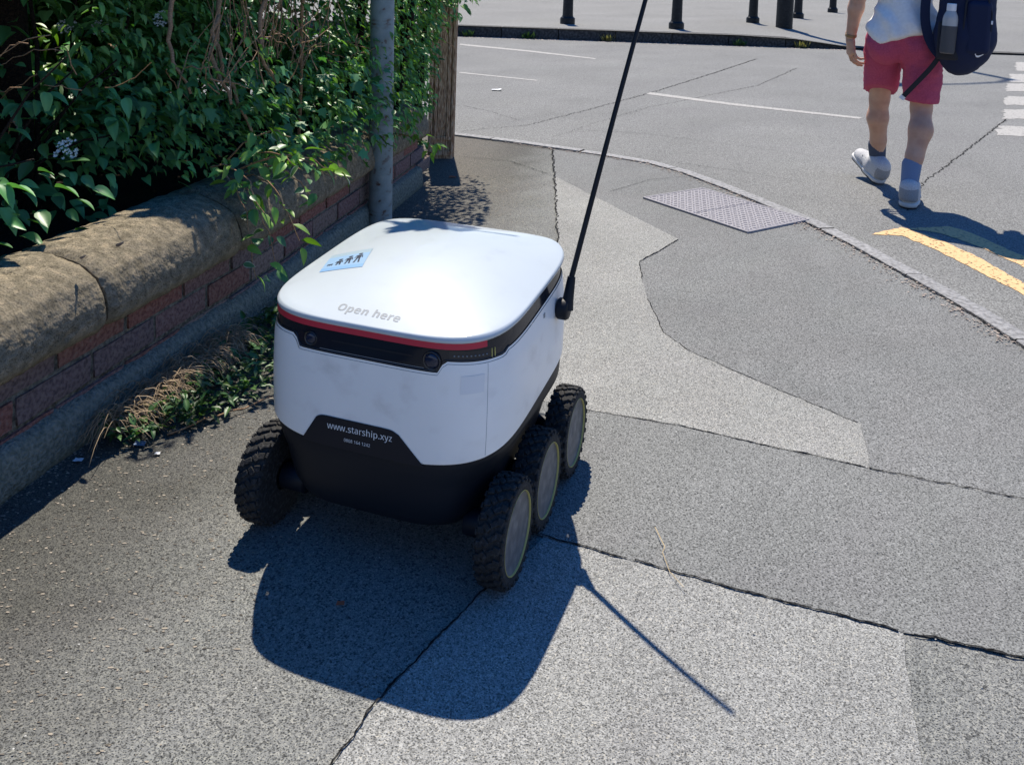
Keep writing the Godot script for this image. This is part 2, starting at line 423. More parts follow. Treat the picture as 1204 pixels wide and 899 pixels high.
func build_ground() -> void:
	# roads: one broad sheet to the horizon and a finer one near the crossing
	var far := MB.new()
	far.tint = Color(0.34, 0.335, 0.325)
	var R := 420.0
	var k0 := far.p(Vector3(-R, -0.06, -R), Vector2(-R, -R)); far.p(Vector3(R, -0.06, -R), Vector2(R, -R)); far.p(Vector3(R, -0.06, R), Vector2(R, R)); far.p(Vector3(-R, -0.06, R), Vector2(-R, R))
	far.tri(k0, k0 + 1, k0 + 2); far.tri(k0, k0 + 2, k0 + 3)
	struct("ground", far.done(), M.road)
	struct("road", sheet(PackedVector2Array([Vector2(-9, -14.75), Vector2(12, -14.75), Vector2(12, 2.5), Vector2(1.6, 2.5), Vector2(1.6, -4.0), Vector2(0.6, -5.5), Vector2(-9, -9.2)]), -0.014, 0.30, Color(0.318, 0.322, 0.310)), M.road)
	var outer := MB.new()
	outer.tint = Color(0.318, 0.322, 0.310)
	for q in [[-80, -14.75, -9, 2.5], [12, -14.75, 80, 2.5]]:
		var k := outer.p(Vector3(q[0], -0.014, q[1]), Vector2(q[0], q[1])); outer.p(Vector3(q[2], -0.014, q[1]), Vector2(q[2], q[1])); outer.p(Vector3(q[2], -0.014, q[3]), Vector2(q[2], q[3])); outer.p(Vector3(q[0], -0.014, q[3]), Vector2(q[0], q[3]))
		outer.tri(k, k + 1, k + 2); outer.tri(k, k + 2, k + 3)
	struct("road", outer.done(), M.road)
	# the pavement that the robot stands on
	var pave := [[-9.0, 2.5]]
	pave.append([-9.0, -10.3])
	pave.append_array(kerb_in)
	struct("pavement", sheet(ragged(pave, 0.004, 0.05), 0.0, 0.12, Color(0.345, 0.354, 0.338), 1.0), M.coarse2)
	# patches of newer and older asphalt laid into it
	var right_area := [[0.264, -5.051], [0.455, -4.628], [0.621, -4.24], [0.759, -3.936], [0.646, -3.757], [0.544, -3.614], [0.524, -3.394], [0.518, -3.199], [0.524, -2.896], [0.585, -2.75], [0.77, -2.535], [0.869, -2.426], [0.954, -2.329], [0.926, -2.221], [0.893, -2.113], [1.03, -2.064], [1.205, -2.005], [1.69, -1.86], [1.70, -2.3], [1.674, -2.871], [1.65, -3.118], [1.613, -3.363], [1.562, -3.627], [1.502, -3.934], [1.417, -4.252], [1.298, -4.556], [1.162, -4.905], [0.996, -5.266], [0.83, -5.481], [0.54, -5.68], [0.278, -5.82]]
	struct("pavement_patch", sheet(ragged(right_area, 0.006), 0.0015, 0.12, Color(0.300, 0.306, 0.298)), M.fine)
	var light_strip := [[0.264, -5.051], [0.455, -4.628], [0.621, -4.24], [0.759, -3.936], [0.646, -3.757], [0.544, -3.614], [0.524, -3.394], [0.518, -3.199], [0.524, -2.896], [0.585, -2.75], [0.77, -2.535], [0.869, -2.426], [0.954, -2.329], [0.926, -2.221], [0.893, -2.113], [0.783, -2.164], [0.668, -2.204], [0.47, -2.288], [0.255, -2.35], [0.144, -2.389], [-0.2, -2.5], [0.10, -2.9], [0.199, -3.271], [0.223, -3.779], [0.24, -4.311]]
	struct("pavement_patch", sheet(ragged(light_strip, 0.006), 0.0040, 0.12, Color(0.470, 0.472, 0.445)), M.coarse)
	var trench := [[-0.2, -2.5], [0.144, -2.389], [0.255, -2.35], [0.47, -2.288], [0.668, -2.204], [0.783, -2.164], [0.893, -2.113], [1.03, -2.064], [1.205, -2.005], [1.69, -1.86], [1.71, -1.30], [1.45, -1.37], [1.004, -1.491], [0.932, -1.512], [0.796, -1.552], [0.743, -1.564], [0.589, -1.62], [0.442, -1.674], [0.302, -1.729], [0.204, -1.769], [0.102, -1.808], [-0.1, -1.88], [-0.45, -2.0]]
	struct("pavement_patch", sheet(ragged(trench, 0.004), 0.0030, 0.12, Color(0.300, 0.307, 0.296)), M.fine2)
	var front_patch := [[-0.42, -0.9], [-0.24, -1.217], [-0.212, -1.301], [-0.183, -1.363], [-0.113, -1.484], [-0.031, -1.615], [0.032, -1.708], [0.102, -1.808], [0.204, -1.769], [0.302, -1.729], [0.442, -1.674], [0.589, -1.62], [0.743, -1.564], [0.713, -1.473], [0.69, -1.40], [0.656, -1.287], [0.56, -0.6], [0.0, -0.3]]
	struct("pavement_patch", sheet(ragged(front_patch, 0.005), 0.0022, 0.12, Color(0.470, 0.474, 0.450)), M.coarse)
	# joints between them
	struct("pavement_joint", ribbon([[-0.3, -1.95], [-0.1, -1.88], [0.102, -1.808], [0.204, -1.769], [0.302, -1.729], [0.442, -1.674], [0.589, -1.62], [0.743, -1.564]], 0.0052, 0.0030, 0.0050), M.joint)
	struct("pavement_joint", ribbon([[0.743, -1.564], [0.796, -1.552], [0.932, -1.512], [1.004, -1.491], [1.45, -1.37]], 0.0052, 0.0055, 0.0055), M.joint)
	struct("pavement_joint", ribbon([[-0.42, -0.9], [-0.24, -1.217], [-0.183, -1.363], [-0.113, -1.484], [-0.031, -1.615], [0.06, -1.75]], 0.0052, 0.0035, 0.0045), M.joint)
	struct("pavement_joint", ribbon([[0.144, -2.389], [0.255, -2.35], [0.47, -2.288], [0.668, -2.204], [0.893, -2.113]], 0.0052, 0.0012, 0.0030), M.joint)
	struct("pavement_joint", ribbon([[0.893, -2.113], [1.03, -2.064], [1.205, -2.005], [1.69, -1.86]], 0.0052, 0.0050, 0.0030), M.joint)
	struct("pavement_joint", ribbon([[0.518, -3.199], [0.524, -2.896], [0.585, -2.75], [0.77, -2.535], [0.954, -2.329]], 0.0052, 0.0030, 0.0030), M.joint)
	struct("pavement_joint", ribbon([[0.759, -3.936], [0.646, -3.757], [0.544, -3.614], [0.524, -3.394]], 0.0052, 0.0030, 0.0035), M.joint)
	struct("pavement_joint", ribbon([[0.28, -5.8], [0.264, -5.051], [0.24, -4.311], [0.223, -3.779]], 0.0052, 0.010, 0.006, 1.5), M.joint)
	struct("pavement_joint", ribbon([[-0.269, -5.484], [0.015, -5.409], [0.232, -5.108]], 0.0052, 0.004, 0.006, 1.5), M.joint)
	struct("pavement_joint", ribbon([[0.54, -4.75], [0.80, -5.05], [1.02, -5.16]], 0.0052, 0.003, 0.003), M.joint)
	# road cracks
	struct("road_crack", ribbon([[-0.345, -6.42], [0.135, -6.748], [0.723, -7.689], [1.403, -8.847], [2.4, -10.7], [3.367, -12.546]], -0.0125, 0.004, 0.020, 3.0), M.joint)
	struct("road_crack", ribbon([[2.06, -4.62], [2.416, -5.26], [3.074, -6.16], [4.328, -7.908]], -0.0125, 0.006, 0.013, 2.0), M.joint)
	struct("road_crack", ribbon([[0.507, -6.642], [0.993, -6.562], [1.534, -6.247], [2.223, -5.886]], -0.0125, 0.004, 0.002, 3.0), M.joint)
	struct("road_crack", ribbon([[-0.386, -7.584], [-0.131, -7.284], [0.085, -6.925]], -0.0125, 0.005, 0.004, 3.0), M.joint)
	struct("road_crack", ribbon([[0.3, -6.3], [0.684, -7.0], [1.168, -7.787], [2.6, -9.6], [3.6, -11.5]], -0.0125, 0.002, 0.009, 3.0), M.joint)
	struct("road_crack", ribbon([[1.05, -5.6], [1.35, -5.45], [1.7, -5.2]], -0.0125, 0.004, 0.002, 3.0), M.joint)
	# painted lines
	var paint_y := -0.0118
	for q in [[[1.291, -8.644], [1.972, -8.109], [2.91, -7.576], [2.975, -7.66], [2.01, -8.239], [1.351, -8.775]],
			[[-0.56, -9.80], [0.257, -9.36], [0.275, -9.42], [-0.55, -9.88]], [[-0.751, -13.1], [0.213, -12.45], [1.073, -11.75], [1.10, -11.86], [0.25, -12.62], [-0.75, -13.3]],
			[[-3.0, -11.4], [-0.9, -10.1], [-0.9, -10.0], [-3.0, -11.25]]]:
		var m := sheet(ragged(q, 0.010, 0.03), paint_y, 0.6, Color.WHITE)
		struct("white_line", m, M.paint)
	for q in [[[7.388, -13.392], [8.6, -13.7], [7.9, -12.3], [6.691, -12.112]], [[6.358, -11.64], [7.6, -11.98], [7.0, -10.9], [5.879, -10.749]], [[5.759, -10.563], [6.7, -10.75], [6.3, -10.05], [5.331, -9.816]], [[5.097, -9.378], [6.1, -9.62], [5.7, -8.95], [4.723, -8.722]], [[4.577, -8.431], [5.4, -8.50], [5.1, -8.0], [4.252, -7.848]], [[4.015, -7.466], [4.9, -7.50], [4.6, -7.05], [3.78, -7.0]]]:
		struct("crossing_stripe", sheet(ragged(q, 0.05, 0.05), paint_y, 0.6, Color.WHITE), M.paint)
	for q in [[[1.69, -4.17], [1.892, -4.308], [1.95, -4.22], [1.985, -4.139], [2.02, -3.99], [2.045, -3.861], [2.065, -3.524], [2.08, -3.1], [2.0, -3.1], [1.985, -3.435], [1.946, -3.686], [1.898, -3.965], [1.837, -4.166]],
			[[1.90, -4.285], [2.137, -4.352], [2.18, -4.29], [2.207, -4.205], [2.257, -3.908], [2.29, -3.5], [2.31, -3.1], [2.23, -3.1], [2.21, -3.5], [2.177, -3.764], [2.123, -4.039], [2.045, -4.231]]]:
		struct("yellow_line", sheet(ragged(q, 0.010, 0.02), paint_y, 0.6, Color.WHITE), M.yellow)
	build_kerbs()
	# the pavement across the road
	struct("far_pavement", sheet(PackedVector2Array([Vector2(-40, -14.90), Vector2(5.7, -14.60), Vector2(40, -14.90), Vector2(40, -60), Vector2(-40, -60)]), 0.0, 0.9, Color(0.350, 0.350, 0.332), 0.0, far_height), M.road)

func build_kerbs() -> void:
	var k := Node3D.new()
	k.name = "kerb"; add_child(k, true); k.set_meta("kind", "structure")
	# near kerb: narrow stones laid flush, following the bend
	var dense := PackedVector2Array()
	for j in kerb_in.size() - 1:
		var a := Vector2(kerb_in[j][0], kerb_in[j][1]); var b := Vector2(kerb_in[j + 1][0], kerb_in[j + 1][1])
		for q in 8: dense.append(a.lerp(b, q / 8.0))
	var run := 0.0
	var piece := PackedVector2Array([dense[0]])
	for j in range(1, dense.size()):
		run += dense[j].distance_to(dense[j - 1])
		piece.append(dense[j])
		if run > 0.62 or j == dense.size() - 1:
			var rows := []
			var lift := rnd(-0.002, 0.004)
			for e in piece.size():
				var d := (piece[mini(e + 1, piece.size() - 1)] - piece[maxi(e - 1, 0)]).normalized()
				var s := Vector2(-d.y, d.x) * -1.0
				if s.dot(Vector2(1, -1)) < 0: s = -s
				var g := 0.004 if e == 0 else (-0.004 if e == piece.size() - 1 else 0.0)
				var q := piece[e] + d * g
				var w := 0.098 + 0.006 * n2(q.x, q.y, 9.0)
				var row := PackedVector3Array()
				for o in [[0.012, -0.05], [0.012, 0.002], [0.018, 0.006], [w - 0.012, 0.004], [w, -0.006], [w, -0.06]]:
					var xz: Vector2 = q + s * o[0]
					row.append(Vector3(xz.x, o[1] + lift + 0.002 * n2(xz.x, xz.y, 30.0), xz.y))
				rows.append(row)
			var m := MB.new(); m.tint = Color.WHITE * rnd(0.85, 1.08); m.tint.a = 1
			m.grid(rows)
			obj("kerb_stone", m.done(), M.kerb, k)
			piece = PackedVector2Array([dense[j]]); run = 0.0
	struct("kerb_joint", ribbon(kerb_in.slice(2, 18), 0.0052, 0.009, 0.009, 1.2), M.joint)
	# far kerb: upright stones that sink where the crossing begins
	var fk := Node3D.new()
	fk.name = "far_kerb"; add_child(fk, true); fk.set_meta("kind", "structure")
	var x := -12.0
	while x < 14.0:
		var x2 := x + 0.91
		var m := MB.new(); m.tint = Color.WHITE * rnd(0.8, 1.1); m.tint.a = 1
		var rows := []
		for e in [x + 0.006, x2 - 0.006]:
			var top := far_height(e, -14.8)
			var zf := -14.66 + 0.02 * n2(x, 3.0, 3.0)
			rows.append(PackedVector3Array([Vector3(e, -0.05, zf), Vector3(e, top - 0.018, zf), Vector3(e, top + 0.003, zf - 0.02), Vector3(e, top + 0.004, zf - 0.15), Vector3(e, -0.05, zf - 0.15)]))
		m.grid(rows)
		for r in rows: m.fan(r, (r[0] + r[2] + r[4]) / 3.0)
		obj("kerb_stone", m.done(), M.far_kerb, fk)
		x = x2

# ------------------------------------------------------------------ the wall
const BEND := Vector3(-0.815, 0, -2.936)
const DIR_A := Vector3(0.24385, 0, -0.96981)
const DIR_B := Vector3(0.186, 0, -0.98255)

func wall_point(t: float) -> Vector3:   # t metres along the wall's face; 0 is the bend, negative nearer the camera
	return BEND + (DIR_A if t < 0 else DIR_B) * t
func wall_frame(t: float) -> Transform3D:  # x along the wall away from the camera, y up, z out over the pavement
	var d := DIR_A.lerp(DIR_B, smoothstep(-0.25, 0.25, t)).normalized()
	return Transform3D(Basis(d, Vector3.UP, d.cross(Vector3.UP)), wall_point(t))
func wall_distance(x: float, z: float) -> float:  # how far out from the wall's face
	var q := Vector3(x, 0, z) - BEND
	var d := DIR_A if q.dot(DIR_A) < 0 else DIR_B
	return q.dot(d.cross(Vector3.UP))
func wall_along(p: Vector3) -> float:
	var q := Vector3(p.x, 0, p.z) - BEND
	return q.dot(DIR_A) if q.dot(DIR_A) < 0 else q.dot(DIR_B)

func build_wall() -> void:
	var w := thing("brick_wall", "low weathered brick garden wall with rounded sandstone coping left of the robot", "wall")
	var t0 := -4.2; var t1 := 1.85
	# core of mortar
	var m := MB.new()
	var rows := []
	var t := t0
	while t <= t1 + 0.001:
		var f := wall_frame(t)
		rows.append(PackedVector3Array([f * Vector3(0, 0.0, -0.009), f * Vector3(0, 0.27, -0.009), f * Vector3(0, 0.27, -0.25), f * Vector3(0, 0.0, -0.25)]))
		t += 0.15
	m.grid(rows, true, true)
	obj("mortar_bed", m.done(), M.mortar, w)
	# bricks: four courses, stretcher bond, each a little out of true
	var variants := []
	for k in 5: variants.append(brick_mesh(0.238, 0.066, k))
	var half := brick_mesh(0.112, 0.066, 7)
	for course in 4:
		var y := 0.232 - course * 0.0755
		t = t0 + (0.062 if course % 2 == 0 else -0.063)
		while t < t1:
			var short := n2(t, course * 3.0, 7.0) > 0.42
			var wid := 0.112 if short else 0.238
			var o := obj("brick", half if short else variants[rng.randi() % 5], M.brick[rng.randi() % 5], w)
			var f := wall_frame(t + wid * 0.5)
			o.transform = Transform3D(f.basis * Basis(Vector3.UP, rnd(-0.006, 0.006)) * Basis(Vector3.BACK, rnd(-0.01, 0.01)), f * Vector3(0, y + rnd(-0.001, 0.001), -0.045 + rnd(-0.003, 0.003)))
			t += wid + 0.011 + rnd(-0.001, 0.002)
	# cement plinth
	m = MB.new()
	rows = []
	t = t0
	while t <= t1 + 0.001:
		var f := wall_frame(t)
		var row := PackedVector3Array()
		for q in [[-0.02, -0.02], [0.034, -0.02], [0.032, 0.03], [0.030, 0.065], [0.026, 0.09], [0.012, 0.103], [-0.02, 0.110]]:
			row.append(f * Vector3(0, q[1] + 0.006 * n2(t, q[0], 6.0) + 0.003 * n2(t, q[1] + 2.0, 25.0), q[0] + 0.006 * n2(t, q[1] + 5.0, 8.0) + 0.003 * n2(t, q[1] + 9.0, 40.0)))
		rows.append(row)
		t += 0.03
	m.grid(rows)
	obj("cement_plinth", m.done(), M.plinth, w)
	# coping stones with joints
	var joints := [-4.2, -3.50, -2.80, -2.13, -1.43, -0.780, -0.163, 0.50, 1.15, 1.88]
	for k in joints.size() - 1:
		obj("coping_stone", coping_mesh(joints[k] + 0.004, joints[k + 1] - 0.004, k), M.stone, w)

func brick_mesh(l: float, hgt: float, sd: int) -> ArrayMesh:
	var m := MB.new()
	var d := 0.09
	m.tint = Color.WHITE * (0.9 + 0.05 * (sd % 4)); m.tint.a = 1
	var nx := 6; var ny := 3
	var rows := []
	for j in ny + 1:
		var row := PackedVector3Array()
		for i in nx + 1:
			var x := l * (float(i) / nx - 0.5); var y := hgt * (float(j) / ny - 0.5)
			var edge := i == 0 or i == nx or j == 0 or j == ny
			row.append(Vector3(x * (0.985 if edge else 1.0) + 0.002 * n2(x * 30.0 + sd * 7.0, y * 30.0), y * (0.96 if edge else 1.0) + 0.0015 * n2(x * 40.0 + sd, y * 40.0 + 3.0), d * 0.5 - (0.004 if edge else 0.0) + 0.004 * n2(x * 25.0 + sd * 13.0, y * 25.0, 1.0)))
		rows.append(row)
	m.grid(rows, false, true)
	var ring := PackedVector3Array()
	for i in nx + 1: ring.append(rows[0][i])
	for j in range(1, ny + 1): ring.append(rows[j][nx])
	for i in range(nx - 1, -1, -1): ring.append(rows[ny][i])
	for j in range(ny - 1, 0, -1): ring.append(rows[j][0])
	var back := PackedVector3Array()
	for q in ring: back.append(Vector3(q.x * 1.01, q.y * 1.02, -d * 0.5))
	m.grid([ring, back], true, false)
	return m.done()

func coping_mesh(ta: float, tb: float, sd: int) -> ArrayMesh:
	# half-round stone: overhanging lip, bulging face, broad crown
	var prof := [[0.010, 0.262], [0.040, 0.266], [0.052, 0.285], [0.054, 0.310], [0.050, 0.335], [0.040, 0.362], [0.024, 0.390], [0.002, 0.406], [-0.026, 0.421], [-0.060, 0.433], [-0.100, 0.440], [-0.145, 0.441], [-0.190, 0.434], [-0.230, 0.420], [-0.265, 0.398], [-0.29, 0.37], [-0.305, 0.33], [-0.31, 0.26]]
	var fine := []
	for k in prof.size() - 1:
		for j in 3:
			var q := float(j) / 3.0
			fine.append(Vector2(lerpf(prof[k][0], prof[k + 1][0], q), lerpf(prof[k][1], prof[k + 1][1], q)))
	fine.append(Vector2(prof[-1][0], prof[-1][1]))
	var m := MB.new()
	m.tint = Color.WHITE * (0.95 + 0.04 * (sd % 3)); m.tint.a = 1
	var rows := []
	var n := int((tb - ta) / 0.014)
	for i in n + 1:
		var t := lerpf(ta, tb, float(i) / n)
		var endd := minf(t - ta, tb - t)
		var rnd_end := 1.0 - clampf(endd / 0.025, 0, 1)
		var f := wall_frame(t)
		var row := PackedVector3Array()
		for q in fine:
			var o := Vector3(0, q.y, q.x)
			var mid := Vector3(0, 0.30, -0.12)
			var a := 0.006 * noise.get_noise_3d(t * 7.0, q.x * 7.0 + sd, q.y * 7.0) + 0.0035 * noise.get_noise_3d(t * 30.0, q.x * 30.0, q.y * 30.0 + sd) + 0.0022 * noise.get_noise_3d(t * 90.0, q.x * 90.0, q.y * 90.0)
			var pit := noise.get_noise_3d(t * 22.0 + 50.0, q.x * 22.0, q.y * 22.0)
			if pit > 0.48: a -= (pit - 0.48) * 0.05
			a -= 0.012 * rnd_end * rnd_end
			o += (o - mid).normalized() * a
			row.append(f * o)
		rows.append(row)
	m.grid(rows)
	var f0 := PackedVector3Array(rows[0]); var f1 := PackedVector3Array(rows[-1])
	m.fan(f0, wall_frame(ta) * Vector3(0, 0.33, -0.12))
	m.fan(f1, wall_frame(tb) * Vector3(0, 0.33, -0.12), true)
	return m.done()

# ------------------------------------------------------------------ the robot
const LA := 0.2551
const LB := 0.277
const LZ := 0.0073
const LN := 4.44

func lid_edge_y(z: float) -> float: return 0.5376 - 0.08 * (z - LZ + LB)
func lid_y(x: float, z: float) -> float:
	var X := clampf(x / LA, -1, 1); var Z := clampf((z - LZ) / LB, -1, 1)
	return lid_edge_y(z) + 0.042 * (1.0 - X * X) * (1.0 - Z * Z)
func se(phi: float, a: float, b: float, n := LN) -> Vector2:  # superellipse point at a polar angle
	var c := cos(phi); var s := sin(phi)
	var r := pow(pow(absf(c) / a, n) + pow(absf(s) / b, n), -1.0 / n)
	return Vector2(c * r, s * r)
func body_size(y: float) -> Vector2:
	var ys := [0.075, 0.085, 0.11, 0.14, 0.17, 0.20, 0.225, 0.255, 0.30, 0.36, 0.43, 0.47, 0.515]
	var aa := [0.12, 0.165, 0.197, 0.212, 0.220, 0.228, 0.242, 0.2575, 0.2605, 0.262, 0.2605, 0.2565, 0.250]
	var bb := [0.17, 0.220, 0.256, 0.270, 0.276, 0.279, 0.281, 0.2815, 0.2825, 0.2825, 0.281, 0.277, 0.271]
	for k in ys.size() - 1:
		if y <= ys[k + 1]:
			var q := clampf((y - ys[k]) / (ys[k + 1] - ys[k]), 0, 1)
			return Vector2(lerpf(aa[k], aa[k + 1], q), lerpf(bb[k], bb[k + 1], q))
	return Vector2(aa[-1], bb[-1])
func body_at(phi: float, y: float, off := 0.0) -> Vector3:
	var s := body_size(y)
	var q := se(phi, s.x + off, s.y + off)
	return Vector3(q.x, y, q.y + LZ)
func front_at(x: float, y: float, off := 0.0) -> Vector3:  # the point of the front face at a given x
	var s := body_size(y) + Vector2(off, off)
	var k := pow(maxf(0.0, 1.0 - pow(absf(x) / s.x, LN)), 1.0 / LN)
	return Vector3(x, y, s.y * k + LZ)

func visor_low(phi: float, y_guess := 0.45) -> float:
	var q := body_at(phi, y_guess)
	if q.z > 0.2:
		var side := 0.448
		var d := 1.0 - smoothstep(0.143, 0.160, absf(q.x))
		return lerpf(side, 0.4255, d)
	return 0.4665 - 0.088 * (q.z - 0.06) + maxf(0.0, 0.0) if q.z < 0.19 else lerpf(0.4551, 0.448, (q.z - 0.19) / 0.01)
func white_low(phi: float) -> float:
	var q := body_at(phi, 0.27)
	if q.z > 0.235: return 0.243 + 0.019 * pow(absf(q.x) / 0.235, 2.0)
	return 0.262 + (0.235 - q.z) * 0.105

func strip(m: MB, ya: Callable, yb: Callable, rows_n: int, off: float, p0 := 0.0, p1 := TAU, steps := 220) -> void:
	var rows := []
	for j in rows_n + 1:
		var row := PackedVector3Array()
		for k in steps + 1:
			var phi := lerpf(p0, p1, float(k) / steps)
			row.append(body_at(phi, lerpf(ya.call(phi), yb.call(phi), float(j) / rows_n), off))
		rows.append(row)
	m.grid(rows)

func wrap_text(text: String, size: float, where: Callable, font_name := "Droid Sans", bold := false) -> ArrayMesh:
	# lettering laid onto a curved surface; where(x, y) gives the point for a place in the text, centred
	var f := SystemFont.new()
	f.font_names = PackedStringArray([font_name])
	if bold: f.font_weight = 700
	var tm := TextMesh.new()
	tm.text = text; tm.font = f; tm.font_size = 64; tm.pixel_size = 0.01; tm.depth = 0.05; tm.curve_step = 2.0
	var arr := tm.get_mesh_arrays()
	var v: PackedVector3Array = arr[Mesh.ARRAY_VERTEX]
	var lo := v[0]; var hi := v[0]
	for q in v: lo = lo.min(q); hi = hi.max(q)
	var k := size / (hi.x - lo.x)
	for j in v.size():
		var q := (v[j] - (lo + hi) * 0.5) * k
		var o: Vector3 = where.call(q.x, q.y)
		v[j] = o
	arr[Mesh.ARRAY_VERTEX] = v
	arr[Mesh.ARRAY_NORMAL] = null; arr[Mesh.ARRAY_TANGENT] = null
	var m := MB.new()
	var idx: PackedInt32Array = arr[Mesh.ARRAY_INDEX] if arr[Mesh.ARRAY_INDEX] != null else PackedInt32Array(range(v.size()))
	var z: PackedVector3Array = tm.get_mesh_arrays()[Mesh.ARRAY_VERTEX]
	for t in range(0, idx.size(), 3):
		# keep only the front faces of the extruded text: thin print has no sides
		if z[idx[t]].z > 0 and z[idx[t + 1]].z > 0 and z[idx[t + 2]].z > 0:
			var a := m.p(v[idx[t]]); m.p(v[idx[t + 1]]); m.p(v[idx[t + 2]])
			m.tri(a, a + 1, a + 2)
	return m.done()

func build_robot() -> void:
	var r := thing("delivery_robot", "white six-wheeled delivery robot with black base and tall thin antenna on the pavement", "robot", Vector3(-0.1601, 0, -1.9486), -0.3395)
	# chassis
	var m := MB.new()
	var ys := [0.075, 0.085, 0.098, 0.11, 0.125, 0.14, 0.155, 0.17, 0.185, 0.20]
	var rows := []
	for y in ys:
		var row := PackedVector3Array()
		for k in 120: row.append(body_at(TAU * k / 120, y))
		rows.append(row)
	for j in 9:
		var row := PackedVector3Array()
		for k in 120:
			var phi := TAU * k / 120
			row.append(body_at(phi, lerpf(0.20, white_low(phi), (j + 1) / 9.0), 0.0 if j < 8 else -0.001))
		rows.append(row)
	m.grid(rows, true)
	m.fan(rows[0], Vector3(0, 0.072, LZ), true)
	obj("chassis", m.done(), M.black, r)
	# shell
	m = MB.new()
	strip(m, func(phi): return white_low(phi), func(phi): return white_low(phi) + 0.003, 1, 0.0016)
	strip(m, func(phi): return white_low(phi) + 0.003, func(phi): return visor_low(phi) - 0.003, 16, 0.0030)
	strip(m, func(phi): return visor_low(phi) - 0.003, func(phi): return visor_low(phi) + 0.0015, 1, 0.0018)
	obj("shell", m.done(), M.shell, r)
	# visor: the dark glossy band under the lid
	m = MB.new()
	strip(m, func(phi): return visor_low(phi) - 0.001, func(phi): return lid_edge_y(body_at(phi, 0.48).z) - 0.009, 8, 0.0)
	var visor := obj("visor", m.done(), M.gloss, r)
	# rim of the notch
	m = MB.new()
	var path := PackedVector3Array()
	for k in 81:
		var phi := lerpf(0.62, PI - 0.62, k / 80.0)
		path.append(body_at(phi, visor_low(phi) + 0.004, 0.0005))
	var rad := []; rad.resize(81); rad.fill(0.0016)
	m.tube(path, rad, 5)
	obj("visor_rim", m.done(), M.housing, visor)
	# lamps, cameras and a sensor bar behind the band
	for s in [[0.134, 0.4475, 0.0150], [-0.122, 0.4475, 0.0115]]:
		m = MB.new()
		var o := front_at(s[0], s[1])
		var b := Basis(Vector3.RIGHT, PI / 2)
		m.lathe([Vector2(0, -0.004), Vector2(s[2] * 1.25, -0.004), Vector2(s[2] * 1.25, 0.002), Vector2(s[2] * 1.1, 0.0035), Vector2(s[2] * 0.95, 0.001)], o, b, 28)
		var lamp := obj("camera_lens", m.done(), M.housing, visor)
		m = MB.new()
		var pr := []
		for k in 7: pr.append(Vector2(s[2] * 0.95 * cos(k * PI / 12.0), 0.0005 + s[2] * 0.32 * sin(k * PI / 12.0)))
		m.lathe(pr, o, b, 28)
		obj("glass", m.done(), M.lens, lamp)
	m = MB.new()
	rows = []
	for y in [0.446, 0.4475, 0.449]:
		var row := PackedVector3Array()
		for k in 31: row.append(front_at(lerpf(-0.075, 0.095, k / 30.0), y + 0.004, 0.0012))
		rows.append(row)
	m.grid(rows, false, true)
	obj("sensor_bar", m.done(), M.housing, visor)
	m = MB.new()
	rows = []
	for y in [0.4325, 0.4335]:
		var row := PackedVector3Array()
		for k in 31: row.append(front_at(lerpf(-0.10, 0.12, k / 30.0), y, 0.0012))
		rows.append(row)
	m.grid(rows, false, true)
	obj("sensor_bar", m.done(), M.letter_grey, visor)
	m = MB.new()
	rows = []
	for y in [0.4515, 0.469]:
		var row := PackedVector3Array()
		for k in 13: row.append(body_at(lerpf(1.02, 0.77, k / 12.0), y, 0.0006))
		rows.append(row)
	m.grid(rows, false, false)
	obj("lamp_panel", m.done(), M.housing, visor)
	m = MB.new()
	for k in 9:
		var phi := lerpf(0.99, 0.80, k / 8.0)
		m.box(body_at(phi, 0.460, 0.0012), Vector3(0.0025, 0.002, 0.002))
	obj("lamp_row", m.done(), M.letter_grey, visor)
	for k in 2:
		m = MB.new()
		var phi := 0.765 - 0.022 * k
		m.tube(PackedVector3Array([body_at(phi, 0.4515, 0.0008), body_at(phi, 0.468, 0.0008)]), [0.0012, 0.0012], 5)
		obj("lamp_edge", m.done(), M.ring, visor)
	# red reflective strip round the front under the lid's lip
	m = MB.new()
	strip(m, func(phi): return lid_edge_y(body_at(phi, 0.48).z) - 0.0222, func(phi): return lid_edge_y(body_at(phi, 0.48).z) - 0.0112, 3, 0.0040, 0.80, PI - 0.30, 140)
	obj("red_strip", m.done(), M.red, r)
	# lid
	m = MB.new()
	rows = []
	var K := 132
	for j in 15:
		var f := pow(float(j + 1) / 15.0, 0.8)
		var row := PackedVector3Array()
		for k in K:
			var q := se(TAU * k / K, LA, LB) * f
			row.append(Vector3(q.x, lid_y(q.x, q.y + LZ), q.y + LZ))
		rows.append(row)
	for e in [[0.0020, -0.0006], [0.0036, -0.0022], [0.0044, -0.0045], [0.0045, -0.0075], [0.0040, -0.0100], [0.0024, -0.0112], [-0.004, -0.0115], [-0.03, -0.0115]]:
		var row := PackedVector3Array()
		for k in K:
			var q := se(TAU * k / K, LA + e[0], LB + e[0])
			var q0 := se(TAU * k / K, LA, LB)
			row.append(Vector3(q.x, lid_edge_y(q0.y + LZ) + e[1], q.y + LZ))
		rows.append(row)
	m.grid(rows, true, true)
	m.fan(rows[0], Vector3(0, lid_y(0, LZ), LZ), false)
	var lid := obj("lid", m.done(), M.lid, r)
	obj("lettering", wrap_text("Open here", 0.135, func(x, y): return lid_point(-0.0135 + x, 0.2555 - y * 0.95 + x * 0.03, 0.0004), "Droid Sans", true), M.letter_pale, lid)
	# information sticker with a row of pictogram figures
	var sp := []
	for j in 7:
		var row := PackedVector3Array()
		for k in 7:
			var u := lerpf(-0.046, 0.046, k / 6.0); var w := lerpf(-0.050, 0.050, j / 6.0)
			row.append(sticker_point(u, w, 0.0007))
		sp.append(row)
